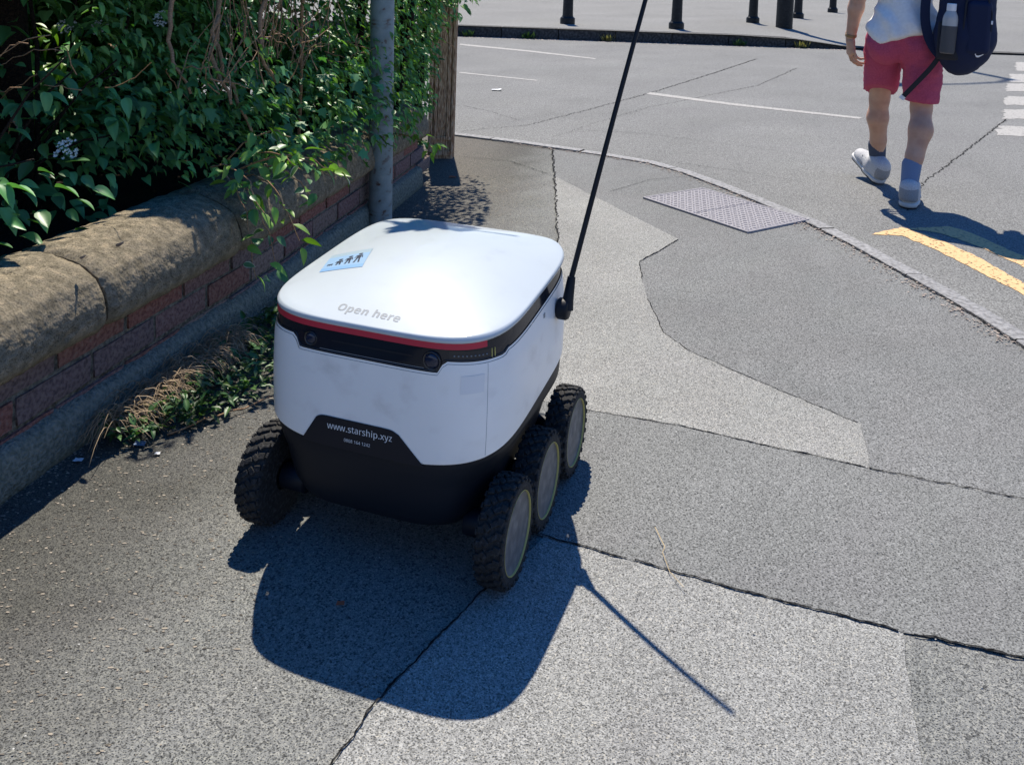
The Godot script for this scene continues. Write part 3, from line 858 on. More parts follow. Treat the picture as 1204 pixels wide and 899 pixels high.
	m = MB.new(); m.grid(sp)
	var st := obj("information_sticker", m.done(), sticker_material(), lid)
	st.set_meta("label", "light blue sticker with dark standing figures")
	# front panel with the web address
	m = MB.new()
	rows = []
	for j in 9:
		var f := j / 8.0
		var row := PackedVector3Array()
		for k in 41:
			var xa := lerpf(-0.137, -0.098, f); var xb := lerpf(0.128, 0.068, f)
			var x := lerpf(xa, xb, k / 40.0)
			var corner := 0.004 * pow(absf(k / 20.0 - 1.0), 12.0) if j == 8 else 0.0
			row.append(front_at(x, lerpf(0.2435, 0.3045, f) - corner, 0.0042))
		rows.append(row)
	m.grid(rows, false, true)
	var panel := obj("front_panel", m.done(), M.panel, r)
	obj("lettering", wrap_text("www.starship.xyz", 0.139, func(x, y): return front_at(-0.0075 + x, 0.2855 + y + 0.012 * x, 0.0053)), M.letter_white, panel)
	obj("lettering", wrap_text("0808 164 1242", 0.056, func(x, y): return front_at(-0.012 + x, 0.2640 + y, 0.0053)), M.letter_white, panel)
	# blank corner label, panel seams
	m = MB.new()
	rows = []
	for y in [0.391, 0.425]:
		var row := PackedVector3Array()
		for k in 9: row.append(front_at(lerpf(0.190, 0.227, k / 8.0), y + 0.02 * (k / 8.0 - 0.5) * 0.1, 0.0036))
		rows.append(row)
	m.grid(rows, false, true)
	obj("corner_label", m.done(), M.label, r)
	for s in [0.797, PI - 0.797, PI + 0.797, TAU - 0.797]:
		m = MB.new()
		path = PackedVector3Array()
		for k in 15: path.append(body_at(s, lerpf(white_low(s) + 0.004, visor_low(s) - 0.004, k / 14.0), 0.0028))
		rad = []; rad.resize(15); rad.fill(0.0006)
		m.tube(path, rad, 4)
		obj("shell_seam", m.done(), M.seam, r)
	# small grey marks on the flanks
	m = MB.new()
	for k in 3: m.box(body_at(-0.02 - 0.012 * k, 0.452, 0.0034), Vector3(0.001, 0.010 - 0.002 * (k % 2), 0.0035))
	obj("side_mark", m.done(), M.letter_grey, r)
	m = MB.new()
	for k in 5: m.box(body_at(PI - 0.30, 0.40 + 0.006 * k, 0.0034), Vector3(0.002, 0.003, 0.012), Basis(Vector3.UP, 0.5))
	obj("side_mark", m.done(), M.letter_grey, r)
	# wheels
	var wheel := make_wheel()
	r.add_child(wheel)
	var first := true
	for side in [1.0, -1.0]:
		for z in [0.2001, 0.006, -0.2087]:
			var w: Node3D = wheel if first else wheel.duplicate()
			if not first: r.add_child(w, true)
			first = false
			w.name = numbered("wheel", r)
			w.position = Vector3(side * 0.2596, 0.1016, z)
			w.rotation = Vector3(rnd(0, TAU), 0, 0) if side > 0 else Vector3(rnd(0, TAU), PI, 0)
			if side < 0: w.basis = Basis(Vector3.UP, PI) * Basis(Vector3.RIGHT, rnd(0, TAU))
	# rocker arms and motor housings
	for side in [1.0, -1.0]:
		for q in [[Vector3(0.15, 0.125, 0.06), Vector3(0.19, 0.1016, 0.2001)], [Vector3(0.15, 0.125, 0.006), Vector3(0.19, 0.1016, 0.006)], [Vector3(0.15, 0.135, -0.17), Vector3(0.19, 0.1016, -0.2087)]]:
			var flip := Vector3(side, 1, 1)
			m = MB.new()
			m.tube(PackedVector3Array([q[0] * flip, (q[0] as Vector3).lerp(q[1], 0.5) * flip, q[1] * flip]), [0.016, 0.015, 0.014], 8)
			obj("rocker_arm", m.done(), M.black, r)
			m = MB.new()
			m.lathe([Vector2(0, -0.03), Vector2(0.026, -0.03), Vector2(0.026, 0.024), Vector2(0.0, 0.024)], Vector3(side * 0.205, 0.1016, q[1].z), Basis(Vector3.BACK, PI / 2), 18)
			obj("motor_housing", m.done(), M.black, r)
	# antenna
	m = MB.new()
	m.lathe([Vector2(0, -0.010), Vector2(0.020, -0.010), Vector2(0.0235, -0.006), Vector2(0.0235, 0.011), Vector2(0.020, 0.016), Vector2(0, 0.017)], Vector3(0.273, 0.436, -0.095), Basis(Vector3.BACK, -PI / 2), 24)
	var q0 := Vector3(0.283, 0.436, -0.095)
	var q1 := Vector3(0.288, 0.505, -0.109)
	m.tube(PackedVector3Array([q0, q0.lerp(q1, 0.3), q1]), [0.0155, 0.0125, 0.0090], 12)
	var br := obj("antenna_bracket", m.done(), M.black, r)
	m = MB.new()
	var tip := Vector3(0.402, 1.150, -0.256)
	path = PackedVector3Array(); rad = []
	for k in 17:
		var f := k / 16.0
		path.append(q1.lerp(tip, f) + Vector3(0, 0, 0.006 * sin(f * PI)))
		rad.append(lerpf(0.0062, 0.0050, f))
	m.tube(path, rad, 10)
	obj("antenna_rod", m.done(), M.black, br)

func lid_point(x: float, z: float, off: float) -> Vector3:
	var e := 0.002
	var n := Vector3(-(lid_y(x + e, z) - lid_y(x - e, z)) / (2 * e), 1, -(lid_y(x, z + e) - lid_y(x, z - e)) / (2 * e)).normalized()
	return Vector3(x, lid_y(x, z), z) + n * off

func sticker_point(u: float, w: float, off: float) -> Vector3:  # w grows away from the front
	return lid_point(-0.165 + u * 0.967 - w * 0.255, 0.074 - u * 0.255 - w * 0.967, off)

func sticker_material() -> StandardMaterial3D:
	var im := Image.create(168, 180, false, Image.FORMAT_RGBA8)
	im.fill(Color(0.53, 0.66, 0.77))
	im.fill_rect(Rect2i(0, 0, 168, 40), Color(0.58, 0.66, 0.70))
	im.fill_rect(Rect2i(0, 0, 168, 5), Color(0.62, 0.66, 0.68))
	im.fill_rect(Rect2i(0, 150, 168, 30), Color(0.47, 0.63, 0.78))
	var ink := Color(0.10, 0.14, 0.22)
	im.fill_rect(Rect2i(14, 112, 22, 12), ink)   # a small wheeled box, then figures of growing height
	for k in 3: im.fill_rect(Rect2i(14 + k * 8, 126, 5, 5), ink)
	for k in 3:
		var x := 58 + k * 36
		var hgt := 62 + k * 16
		var top := 134 - hgt
		for yy in range(-9, 10):
			for xx in range(-9, 10):
				if xx * xx + yy * yy <= 76: im.set_pixel(x + xx, top + 9 + yy, ink)
		im.fill_rect(Rect2i(x - 9, top + 21, 18, int(hgt * 0.36)), ink)
		for yy in int(hgt * 0.30):
			im.fill_rect(Rect2i(x - 13 - yy / 6, top + 22 + yy, 4, 1), ink)
			im.fill_rect(Rect2i(x + 9 + yy / 6, top + 22 + yy, 4, 1), ink)
		for yy in range(int(hgt * 0.36), hgt - 20):
			im.fill_rect(Rect2i(x - 8 - (yy - int(hgt * 0.36)) / 8, top + 20 + yy, 7, 1), ink)
			im.fill_rect(Rect2i(x + 2 + (yy - int(hgt * 0.36)) / 8, top + 20 + yy, 7, 1), ink)
	var mat := StandardMaterial3D.new()
	mat.albedo_texture = ImageTexture.create_from_image(im)
	mat.roughness = 0.4
	mat.uv1_scale = Vector3(1, -1, 1); mat.uv1_offset = Vector3(0, 1, 0)
	return mat

func make_wheel() -> Node3D:
	var w := Node3D.new()
	var b := Basis(Vector3.BACK, -PI / 2)   # the lathe's axis along +x, the outer face at +x
	var m := MB.new()
	m.lathe([Vector2(0.030, -0.0275), Vector2(0.074, -0.0275), Vector2(0.087, -0.0280), Vector2(0.0930, -0.0255), Vector2(0.0960, -0.019), Vector2(0.0970, 0.0), Vector2(0.0960, 0.019), Vector2(0.0930, 0.0255), Vector2(0.087, 0.0280), Vector2(0.0765, 0.0277), Vector2(0.0755, 0.0245)], Vector3.ZERO, b, 56)
	var tyre := obj("tyre", m.done(), M.rubber, w)
	# chunky tread: angled blocks in two rows and shoulder lugs
	m = MB.new()
	var n := 26
	for k in n:
		for s in [-1.0, 1.0]:
			var a: float = TAU * (k + (0.25 if s > 0 else -0.25)) / n
			var rot := Basis(Vector3.RIGHT, a)
			m.tint = Color.WHITE * rnd(0.9, 1.1); m.tint.a = 1
			m.bevel_box(rot * Vector3(s * 0.0068, 0.0980, 0.002 * s), Vector3(0.0155, 0.0068, 0.0105), 0.0012, rot * Basis(Vector3.UP, s * 0.62))
			m.bevel_box(rot * Vector3(s * 0.0172, 0.0972, -0.004 * s), Vector3(0.0130, 0.0068, 0.0125), 0.0012, rot * Basis(Vector3.UP, -s * 0.22) * Basis(Vector3.BACK, -s * 0.12))
			m.bevel_box(rot * Basis(Vector3.RIGHT, 0.09) * Vector3(s * 0.0256, 0.0928, 0), Vector3(0.0050, 0.0080, 0.0110), 0.0012, rot * Basis(Vector3.RIGHT, 0.09) * Basis(Vector3.BACK, -s * 0.5))
	var tr := obj("tread", m.done(), M.rubber, tyre)
	tr.set_meta("kind", "stuff")
	m = MB.new()
	m.lathe([Vector2(0.0755, 0.0235), Vector2(0.0735, 0.0243), Vector2(0.072, 0.0227), Vector2(0.060, 0.0217), Vector2(0.056, 0.0212), Vector2(0.0555, 0.0217), Vector2(0.018, 0.0211), Vector2(0.015, 0.0222), Vector2(0.0, 0.0224)], Vector3.ZERO, b, 56)
	obj("hub_cap", m.done(), M.hub, w)
	m = MB.new()
	m.lathe([Vector2(0.0758, 0.0255), Vector2(0.0754, 0.0279), Vector2(0.0742, 0.0275), Vector2(0.0738, 0.0240)], Vector3.ZERO, b, 56)
	obj("yellow_ring", m.done(), M.ring, w)
	m = MB.new()
	m.lathe([Vector2(0.076, -0.025), Vector2(0.06, -0.019), Vector2(0.0, -0.017)], Vector3.ZERO, b, 40)
	obj("inner_hub", m.done(), M.black, w)
	return w

# ------------------------------------------------------------------ plants
func leaf_mesh(l: float, w: float, fold: float, droop: float, main: Color, edge: Color, stations := 5) -> ArrayMesh:
	# ovate leaf along +z, folded along the midrib, its margin in a second colour where it is variegated
	var m := MB.new()
	var rows := []
	var cols := []
	for k in stations + 1:
		var f := float(k) / stations
		var half := w * 0.5 * pow(sin(PI * pow(f, 0.72)), 0.85) if f < 1.0 else 0.0
		if k == 0: half = w * 0.03
		var y := -droop * f * f * l
		var z := f * l
		var up := fold * half
		rows.append([Vector3(-half, y + up, z), Vector3(-half * 0.62, y + up * 0.55, z), Vector3(0, y, z), Vector3(half * 0.62, y + up * 0.55, z), Vector3(half, y + up, z)])
	var k0 := 0
	for k in rows.size():
		for j in 5:
			m.tint = edge if (j == 0 or j == 4) or k == rows.size() - 1 else main
			if j == 2: m.tint = main * 1.15
			m.tint.a = 1.0
			m.p(rows[k][j])
	for k in rows.size() - 1:
		for j in 4:
			var a := k * 5 + j
			m.tri(a, a + 5, a + 6); m.tri(a, a + 6, a + 1)
	return m.done()

func lobed_leaf_mesh(s: float, main: Color) -> ArrayMesh:  # a five-pointed ivy or maple-like leaf
	var m := MB.new()
	m.tint = main
	var o := m.p(Vector3(0, 0, 0.25 * s))
	var pts := []
	var spec := [[0.0, 0.0], [0.22, 0.02], [0.50, 0.12], [0.34, 0.30], [0.52, 0.55], [0.24, 0.58], [0.0, 1.0]]
	for q in spec: pts.append(Vector3(q[0] * s, 0.10 * q[0] * s, q[1] * s - 0.12 * s * q[1] * 0))
	for k in range(5, 0, -1): pts.append(Vector3(-spec[k][0] * s, 0.10 * spec[k][0] * s, spec[k][1] * s))
	var ids := []
	for q in pts: ids.append(m.p(q + Vector3(0, -0.12 * q.z * q.z / maxf(s, 0.001), 0)))
	for k in ids.size(): m.tri(o, ids[k], ids[(k + 1) % ids.size()])
	return m.done()

func leaf_place(at: Vector3, facing: Vector3, pitch: float, roll: float, size: float) -> Transform3D:
	# facing: the way the leaf points, flattened; pitch tips it down
	var f := Vector3(facing.x, 0, facing.z)
	f = f.normalized() if f.length() > 0.01 else Vector3.RIGHT
	var b := Basis(Vector3.UP.cross(f), Vector3.UP, f)
	b = b * Basis(Vector3.RIGHT, pitch) * Basis(Vector3.BACK, roll)
	return Transform3D(b.scaled_local(Vector3.ONE * size), at)

# a small clearing that lets a shaft of sun down into the hedge, and the gap in the leaves before it
const CLEARING := Vector3(-1.925, 0.775, -3.75)
func in_clearing(p: Vector3) -> bool:
	var k := (p.y - CLEARING.y) / sun_up.y
	if k > 0.02 and (p - sun_up * k - CLEARING).length() < 0.20: return true
	var d := CLEARING - Vector3(0, 1.1829, 0)
	var t := clampf((p - Vector3(0, 1.1829, 0)).dot(d) / d.length_squared(), 0, 0.97)
	return p.distance_to(Vector3(0, 1.1829, 0) + d * t) < 0.075 + 0.05 * n2(p.x * 6.0, p.y * 6.0 + p.z)

# where a leaf must not stand, because the photograph shows sunlight reaching what lies beyond it
func lets_sun_through(p: Vector3, slack := 0.0) -> bool:
	if in_clearing(p): return false
	if p.y > 0.45:
		var k := (p.y - 0.45) / sun_up.y
		var q := p - sun_up * k
		var off := -wall_distance(q.x, q.z)
		var t := wall_along(q) + 0.05 * n2(q.x * 3.0, q.z * 3.0, 3.0)
		if off > -0.08 and off < 0.27 and t < -0.36 + slack * 0.3 and t > -3.0: return false
	var g := p - sun_up * (p.y / sun_up.y)
	g.x += 0.12
	var lim := [[-1.0, -0.95], [-1.7, -0.93], [-2.2, -0.62], [-2.65, -0.52], [-3.5, -0.30], [-4.2, -0.13], [-4.85, -0.17], [-5.45, -0.36], [-6.0, -0.6]]
	for j in lim.size() - 1:
		if g.z <= lim[j][0] and g.z > lim[j + 1][0]:
			var f: float = (g.z - lim[j][0]) / (lim[j + 1][0] - lim[j][0])
			return g.x < lerpf(lim[j][1], lim[j + 1][1], f) + 0.06 * n2(g.x, g.z, 9.0) + slack
	return g.x < -0.6

func curve_path(a: Vector3, b: Vector3, sag: Vector3, n := 8, wig := 0.01) -> PackedVector3Array:
	var out := PackedVector3Array()
	for k in n + 1:
		var f := float(k) / n
		out.append(a.lerp(b, f) + sag * sin(f * PI) + Vector3(n2(f * 3.0, a.x * 9.0, 2.0), n2(f * 3.0, a.y * 9.0 + 5.0, 2.0), n2(f * 3.0, a.z * 9.0 + 8.0, 2.0)) * wig)
	return out

func stem(path: PackedVector3Array, r0: float, r1: float, sides := 5) -> ArrayMesh:
	var m := MB.new()
	var rad := []
	for k in path.size(): rad.append(lerpf(r0, r1, float(k) / (path.size() - 1)))
	m.tube(path, rad, sides)
	return m.done()

var privet := []
var dogwood := []
var bright := []
var ivy := []
var small_leaves := []

func make_leaves() -> void:
	for k in 4:
		var g := Color(0.130, 0.290, 0.075) * (0.70 + 0.25 * k); g.a = 1
		privet.append(leaf_mesh(0.045, 0.021, 0.35 + 0.1 * k, 0.15 + 0.1 * k, g, g, 4))
	for k in 4:
		var g := Color(0.105, 0.270, 0.095) * (0.70 + 0.25 * k); g.a = 1
		var e := g * 1.2
		e.a = 1
		dogwood.append(leaf_mesh(0.075, 0.040, 0.25 + 0.08 * k, 0.12 + 0.12 * k, g, e, 6))
	for k in 3:
		var g := Color(0.17, 0.33, 0.05) * (0.8 + 0.25 * k); g.a = 1
		bright.append(leaf_mesh(0.058, 0.028, 0.3, 0.2 + 0.15 * k, g, g, 5))
	bright.append(leaf_mesh(0.052, 0.030, 0.25, 0.2, Color(0.10, 0.20, 0.07), Color(0.72, 0.73, 0.52), 6))
	bright.append(leaf_mesh(0.048, 0.032, 0.2, 0.3, Color(0.07, 0.20, 0.07), Color(0.09, 0.23, 0.08), 6))
	bright.append(leaf_mesh(0.042, 0.028, 0.3, 0.1, Color(0.06, 0.17, 0.07), Color(0.08, 0.20, 0.08), 6))
	for k in 3:
		var g := Color(0.092, 0.255, 0.090) * (0.8 + 0.25 * k); g.a = 1
		ivy.append(lobed_leaf_mesh(0.062, g))
	for k in 3:
		var g := Color(0.055, 0.13, 0.035) * (0.7 + 0.3 * k); g.a = 1
		small_leaves.append(leaf_mesh(0.026, 0.011, 0.4, 0.3, g, g, 3))

func scatter_leaves(parent: Node3D, called: String, kinds: Array, places: Array, singles: int, eye: Vector3) -> void:
	# the leaves that show largest stand singly, the rest as foliage
	var order := []
	for q in places: order.append([q.origin.distance_to(eye) * rnd(0.85, 1.15), q])
	order.sort_custom(func(a, b): return a[0] < b[0])
	var rest := []
	for k in kinds.size(): rest.append([])
	for k in order.size():
		var kind := rng.randi() % kinds.size()
		if k < singles:
			var o := obj(called, kinds[kind], M.leaf, parent)
			o.transform = order[k][1]
		else: rest[kind].append(order[k][1])
	for k in kinds.size():
		if rest[k].is_empty(): continue
		var tints := []
		for q in rest[k]:
			var w := rnd(0.65, 1.25)
			tints.append(Color(w * rnd(0.85, 1.25), w, w * rnd(0.8, 1.1)))
		many("foliage", kinds[k], M.leaf, rest[k], tints, parent)

func spray(at: Vector3, dir: Vector3, n: int, length: float, size: float, out: Array, test := true) -> void:
	# leaves in pairs along a shoot
	for k in n:
		var f := float(k) / n
		var q := at + dir * (length * f) + Vector3(0, -0.10 * length * f * f, 0)
		var side := dir.cross(Vector3.UP).normalized()
		for s in [-1.0, 1.0]:
			var face: Vector3 = side * s + dir * rnd(0.2, 0.9)
			if test and not lets_sun_through(q): continue
			out.append(leaf_place(q + Vector3(rnd(-0.01, 0.01), rnd(-0.01, 0.01), rnd(-0.01, 0.01)), face, rnd(-0.2, 0.9), rnd(-0.6, 0.6), size * rnd(0.6, 1.2)))

func build_plants(eye: Vector3) -> void:
	make_leaves()
	# soil behind the wall
	var bed := [[-9.0, 2.5], [-9.0, -5.6], [-0.52, -5.6], [-0.62, -4.85], [-1.0, -2.94], [-2.25, 2.1]]
	struct("soil", sheet(ragged(bed, 0.01, 0.2), 0.30, 0.25, Color(0.9, 0.85, 0.8), 0.0, func(x, z): return 0.05 * n2(x, z, 3.0)), M.soil)
	# 1. the variegated shrub just behind the coping
	var s := thing("dogwood_shrub", "broad-leaved green shrub spilling over the back of the sunlit coping, with white flower heads", "shrub", Vector3(-1.45, 0.3, -2.5))
	var list := []
	var inv := Vector3(-1.45, 0.3, -2.5)
	for k in 1500:
		var t := rnd(-1.75, -0.15)
		var off := 0.16 + 0.75 * pow(rng.randf(), 1.1)
		var q := wall_point(t) - wall_frame(t).basis.z * off
		q.y = rnd(0.40, 0.92) - 0.14 * clampf(0.5 - off, 0, 1)
		if off < 0.30 and q.y > 0.66 and t < -0.6: continue
		if n2(q.x * 4.0, q.z * 4.0 + q.y * 4.0, 1.6) < -0.02: continue
		if not lets_sun_through(q, 0.05): continue
		var face := wall_frame(t).basis.z * rnd(0.2, 1.0) + Vector3(rnd(-0.7, 0.7), 0, rnd(-0.2, 0.9))
		list.append(leaf_place(q - inv, face, rnd(-0.25, 0.75), rnd(-0.5, 0.5), rnd(0.5, 1.05)))
	scatter_leaves(s, "leaf", dogwood, list, 200, eye - inv)
	for k in 46:   # the lowest leaves, reaching out into the sun over the coping's back edge
		var t := rnd(-1.10, -0.42)
		var q := wall_point(t) - wall_frame(t).basis.z * rnd(0.20, 0.36)
		q.y = rnd(0.46, 0.62)
		var o := obj("leaf", dogwood[rng.randi() % 4], M.leaf, s)
		o.transform = leaf_place(q - inv, wall_frame(t).basis.z + Vector3(rnd(-0.5, 0.5), 0, rnd(-0.3, 0.6)), rnd(-0.3, 0.7), rnd(-0.6, 0.6), rnd(0.6, 1.05))
	for k in 16:
		var t := rnd(-1.6, -0.2)
		var a := wall_point(t) - wall_frame(t).basis.z * rnd(0.4, 0.8)
		a.y = 0.32
		var b := wall_point(t + rnd(-0.3, 0.2)) - wall_frame(t).basis.z * rnd(0.2, 0.5)
		b.y = rnd(0.55, 0.9)
		obj("stem", stem(curve_path(a - inv, b - inv, Vector3(0, 0.08, 0.05)), 0.006, 0.0025), M.bark, s)
	for k in 10:   # bare crossing twigs
		var t := rnd(-0.7, -0.1)
		var a := wall_point(t) - wall_frame(t).basis.z * rnd(0.25, 0.45)
		a.y = rnd(0.60, 0.95)
		var b := a + Vector3(rnd(-0.25, 0.30), rnd(-0.16, 0.16), rnd(-0.1, 0.1))
		obj("twig", stem(curve_path(a - inv, b - inv, Vector3(0, rnd(-0.03, 0.05), 0), 8, 0.012), 0.0018, 0.0009), M.twig, s)
	for q in [[-1.22, 0.945, -3.20], [-1.56, 0.908, -3.20], [-1.49, 0.90, -3.30], [-1.22, 0.625, -2.50]]:
		flower(Vector3(q[0], q[1], q[2]) - inv, s)
	# 2. the dense dark hedge behind
	inv = Vector3(-1.9, 0.3, -3.6)
	s = thing("dense_hedge", "dense dark hedge filling the garden behind the brick wall", "hedge", inv)
	list = []
	for k in 24000:
		var t := rnd(-2.6, 2.6)
		var off := 0.30 + 1.7 * rng.randf()
		var q := wall_point(t) - wall_frame(t).basis.z * off
		var top := 2.1 + 0.25 * n2(q.x, q.z, 2.0)
		q.y = lerpf(0.36, top, pow(rng.randf(), 0.75))
		if q.y < 1.15 and off < 0.42 + 0.16 * n2(q.z, q.y, 3.0): continue
		if q.y < 1.1 and off < 1.0 and n2(q.x * 5.0 + 3.0, q.z * 5.0 + q.y * 5.0, 1.0) < 0.0: continue
		if not lets_sun_through(q): continue
		list.append(leaf_place(q - inv, Vector3(rnd(-1, 1), 0, rnd(-1, 1)), rnd(-0.4, 0.8), rnd(-0.6, 0.6), rnd(0.9, 1.7) if q.y > 1.1 or off > 1.1 else rnd(0.7, 1.2)))
	for k in 9000:   # the thick of it, towards the back of the garden
		var t := rnd(-3.2, 3.2)
		var q := wall_point(t) - wall_frame(t).basis.z * rnd(1.5, 2.6)
		q.y = rnd(0.32, 1.6)
		if not lets_sun_through(q): continue
		list.append(leaf_place(q - inv, Vector3(rnd(-1, 1), 0, rnd(-1, 1)), rnd(-0.2, 1.2), rnd(-0.6, 0.6), rnd(1.5, 2.3)))
	for k in 5000:   # low growth between the wall's end and the gatepost
		var q := Vector3(rnd(-1.5, -0.52), rnd(0.05, 0.75), rnd(-5.9, -4.7))
		if q.x > -0.60 and q.z > -5.0: continue
		if not lets_sun_through(q): continue
		list.append(leaf_place(q - inv, Vector3(rnd(-1, 1), 0, rnd(-1, 1)), rnd(-0.2, 1.2), rnd(-0.6, 0.6), rnd(0.7, 1.3)))
	scatter_leaves(s, "leaf", dogwood.slice(0, 3), list, 30, eye - inv)
	for k in 40:   # the leaves that catch the shaft of sun
		var o := obj("leaf", bright[rng.randi() % 3], M.leaf, s)
		o.transform = leaf_place(CLEARING - inv + Vector3(rnd(-0.16, 0.16), rnd(-0.16, 0.10), rnd(-0.10, 0.10)), Vector3(rnd(-0.5, 1), 0, rnd(-0.2, 1)), rnd(-0.2, 0.9), rnd(-0.5, 0.5), rnd(0.9, 1.4))
	for k in 26:
		var t := rnd(-1.6, 2.0)
		var a := wall_point(t) - wall_frame(t).basis.z * rnd(0.5, 1.3)
		a.y = 0.3
		var b := a + Vector3(rnd(-0.4, 0.4), rnd(0.7, 1.5), rnd(-0.4, 0.4))
		obj("stem", stem(curve_path(a - inv, b - inv, Vector3(rnd(-0.1, 0.1), 0, rnd(-0.1, 0.1))), 0.010, 0.004), M.bark, s)
	# 3. the privet and ivy hedge that swallows the wall beside the post
	inv = Vector3(-0.85, 0.0, -3.9)
	s = thing("privet_hedge", "privet and ivy hedge with bare twigs hanging over the wall round the steel post", "hedge", inv)
	list = []
	var ivies := []
	var vis := []
	for k in 26000:
		var t := rnd(-0.22, 2.2)
		var out := lerpf(-0.10, 0.17, smoothstep(-0.2, 0.75, t)) + 0.06 * n2(t, 4.0, 3.0) - 0.24 * smoothstep(1.45, 2.1, t)
		var q := wall_point(t)
		var y := rnd(0.16, 1.6)
		var bulge := out + 0.10 * smoothstep(0.6, 1.1, y) * smoothstep(0.2, 0.9, t) - 0.16 * smoothstep(0.50, 0.22, y) + 0.05 * n2(t * 4.0, y * 4.0, 2.0)
		if t > 1.75 and y < 0.5: continue
		if y < 0.42 and n2(t * 3.0, y * 3.0, 2.2) < 0.12 + 0.25 * smoothstep(0.36, 0.16, y): continue
		var depth := pow(rng.randf(), 1.5) * 0.6
		if y < 0.47 and bulge - depth < 0.03: continue
		q += wall_frame(t).basis.z * (bulge - depth)
		q.y = y
		if not lets_sun_through(q): continue
		if n2(t * 6.0 + depth * 4.0, y * 6.0, 1.2) < -0.10: continue
		var bare := n2(t * 2.0 + 3.0, y * 2.0, 1.1) + 0.9 * smoothstep(0.70, 0.98, y) * (1.0 - smoothstep(0.45, 1.05, absf(t - 0.28)))
		if bare > 0.42 and depth < 0.3 and y < 1.15: continue
		var face := wall_frame(t).basis.z * rnd(0.3, 1.0) + Vector3(rnd(-0.6, 0.6), 0, rnd(-0.6, 0.6))
		var tr := leaf_place(q - inv, face, rnd(-0.1, 1.0), rnd(-0.6, 0.6), rnd(0.5, 1.0))
		if t < 0.9 and y < 0.80 and rng.randf() < 0.22: ivies.append(tr)
		else: list.append(tr)
	# the far end, rounding in front of the timber post
	for k in 4200:
		var a := Vector3(rnd(-0.95, -0.14), rnd(0.28, 1.8), rnd(-5.6, -4.75))
		var lim := -0.54 + 0.34 * smoothstep(0.62, 1.02, a.y) + 0.05 * n2(a.y * 6.0, a.z * 6.0)
		if a.x > lim or (a.y < 0.55 and a.x > -0.60): continue
		if not lets_sun_through(a, 0.18 if a.y > 0.72 else 0.04): continue
		list.append(leaf_place(a - inv, Vector3(rnd(0, 1), 0, rnd(-0.4, 1)), rnd(0.0, 1.0), rnd(-0.6, 0.6), rnd(0.6, 1.2)))
	scatter_leaves(s, "leaf", privet, list, 120, eye - inv)
	scatter_leaves(s, "ivy_leaf", ivy, ivies, 130, eye - inv)
	var rest := MB.new()
	for k in 150:
		var t := rnd(-0.15, 0.75) if k < 80 else rnd(-0.2, 2.2)
		var a := wall_point(t) + wall_frame(t).basis.z * rnd(-0.25, 0.04)
		a.y = rnd(0.72, 0.95)
		var b := a + Vector3(rnd(-0.10, 0.14), rnd(0.12, 0.45), rnd(-0.12, 0.12))
		if k > 80: b = a + Vector3(rnd(0.0, 0.16), rnd(-0.12, 0.12), rnd(-0.15, 0.15))
		if not lets_sun_through(b) or not lets_sun_through(a): continue
		var path := curve_path(a - inv, b - inv, Vector3(rnd(-0.03, 0.03), 0, rnd(-0.03, 0.03)), 6, 0.015)
		if k % 4 == 0: obj("twig", stem(path, rnd(0.002, 0.004), 0.0013), M.twig, s)
		else:
			var rad := []
			for j in path.size(): rad.append(lerpf(0.0024, 0.0010, j / 6.0))
			rest.tube(path, rad, 4)
	var tw := obj("twigs", rest.done(), M.twig, s)
	tw.set_meta("kind", "stuff")
	for q in [[[-1.02, 1.02, -3.15], [-0.86, 0.58, -3.05]], [[-0.98, 0.98, -3.05], [-0.90, 0.70, -2.95]], [[-0.86, 1.05, -3.2], [-0.80, 0.74, -3.1]], [[-1.10, 1.05, -3.0], [-1.02, 0.72, -2.9]]]:
		obj("branch", stem(curve_path(Vector3(q[0][0], q[0][1], q[0][2]) - inv, Vector3(q[1][0], q[1][1], q[1][2]) - inv, Vector3(-0.03, 0, 0.03), 9, 0.02), 0.009, 0.005, 6), M.twig, s)
	for k in 9:
		var a := Vector3(rnd(-0.85, -0.5), 0.25, rnd(-5.3, -4.4))
		obj("trunk", stem(curve_path(a - inv, a + Vector3(rnd(-0.1, 0.1), 1.3, rnd(-0.1, 0.1)) - inv, Vector3(0.04, 0, 0), 6, 0.03), 0.02, 0.012, 6), M.bark, s)
	# 4. the lit spray that hangs over the coping
	inv = Vector3(-0.84, 0.45, -2.80)
	s = thing("trailing_shrub", "bright green and cream-edged spray of leaves trailing over the end of the coping", "shrub", inv)
	list = []
	var vines := [[[-0.90, 0.50, -2.86], [-0.60, 0.565, -2.62]], [[-0.92, 0.52, -2.80], [-0.70, 0.44, -2.58]], [[-0.86, 0.50, -2.86], [-0.52, 0.52, -2.72]], [[-0.90, 0.50, -2.84], [-0.74, 0.22, -2.66]], [[-0.88, 0.48, -2.86], [-0.69, 0.25, -2.70]], [[-0.84, 0.48, -2.90], [-0.64, 0.30, -2.78]], [[-0.90, 0.52, -2.9], [-0.68, 0.62, -2.80]], [[-0.86, 0.48, -2.95], [-0.62, 0.40, -2.90]], [[-0.86, 0.48, -3.0], [-0.60, 0.46, -3.05]]]
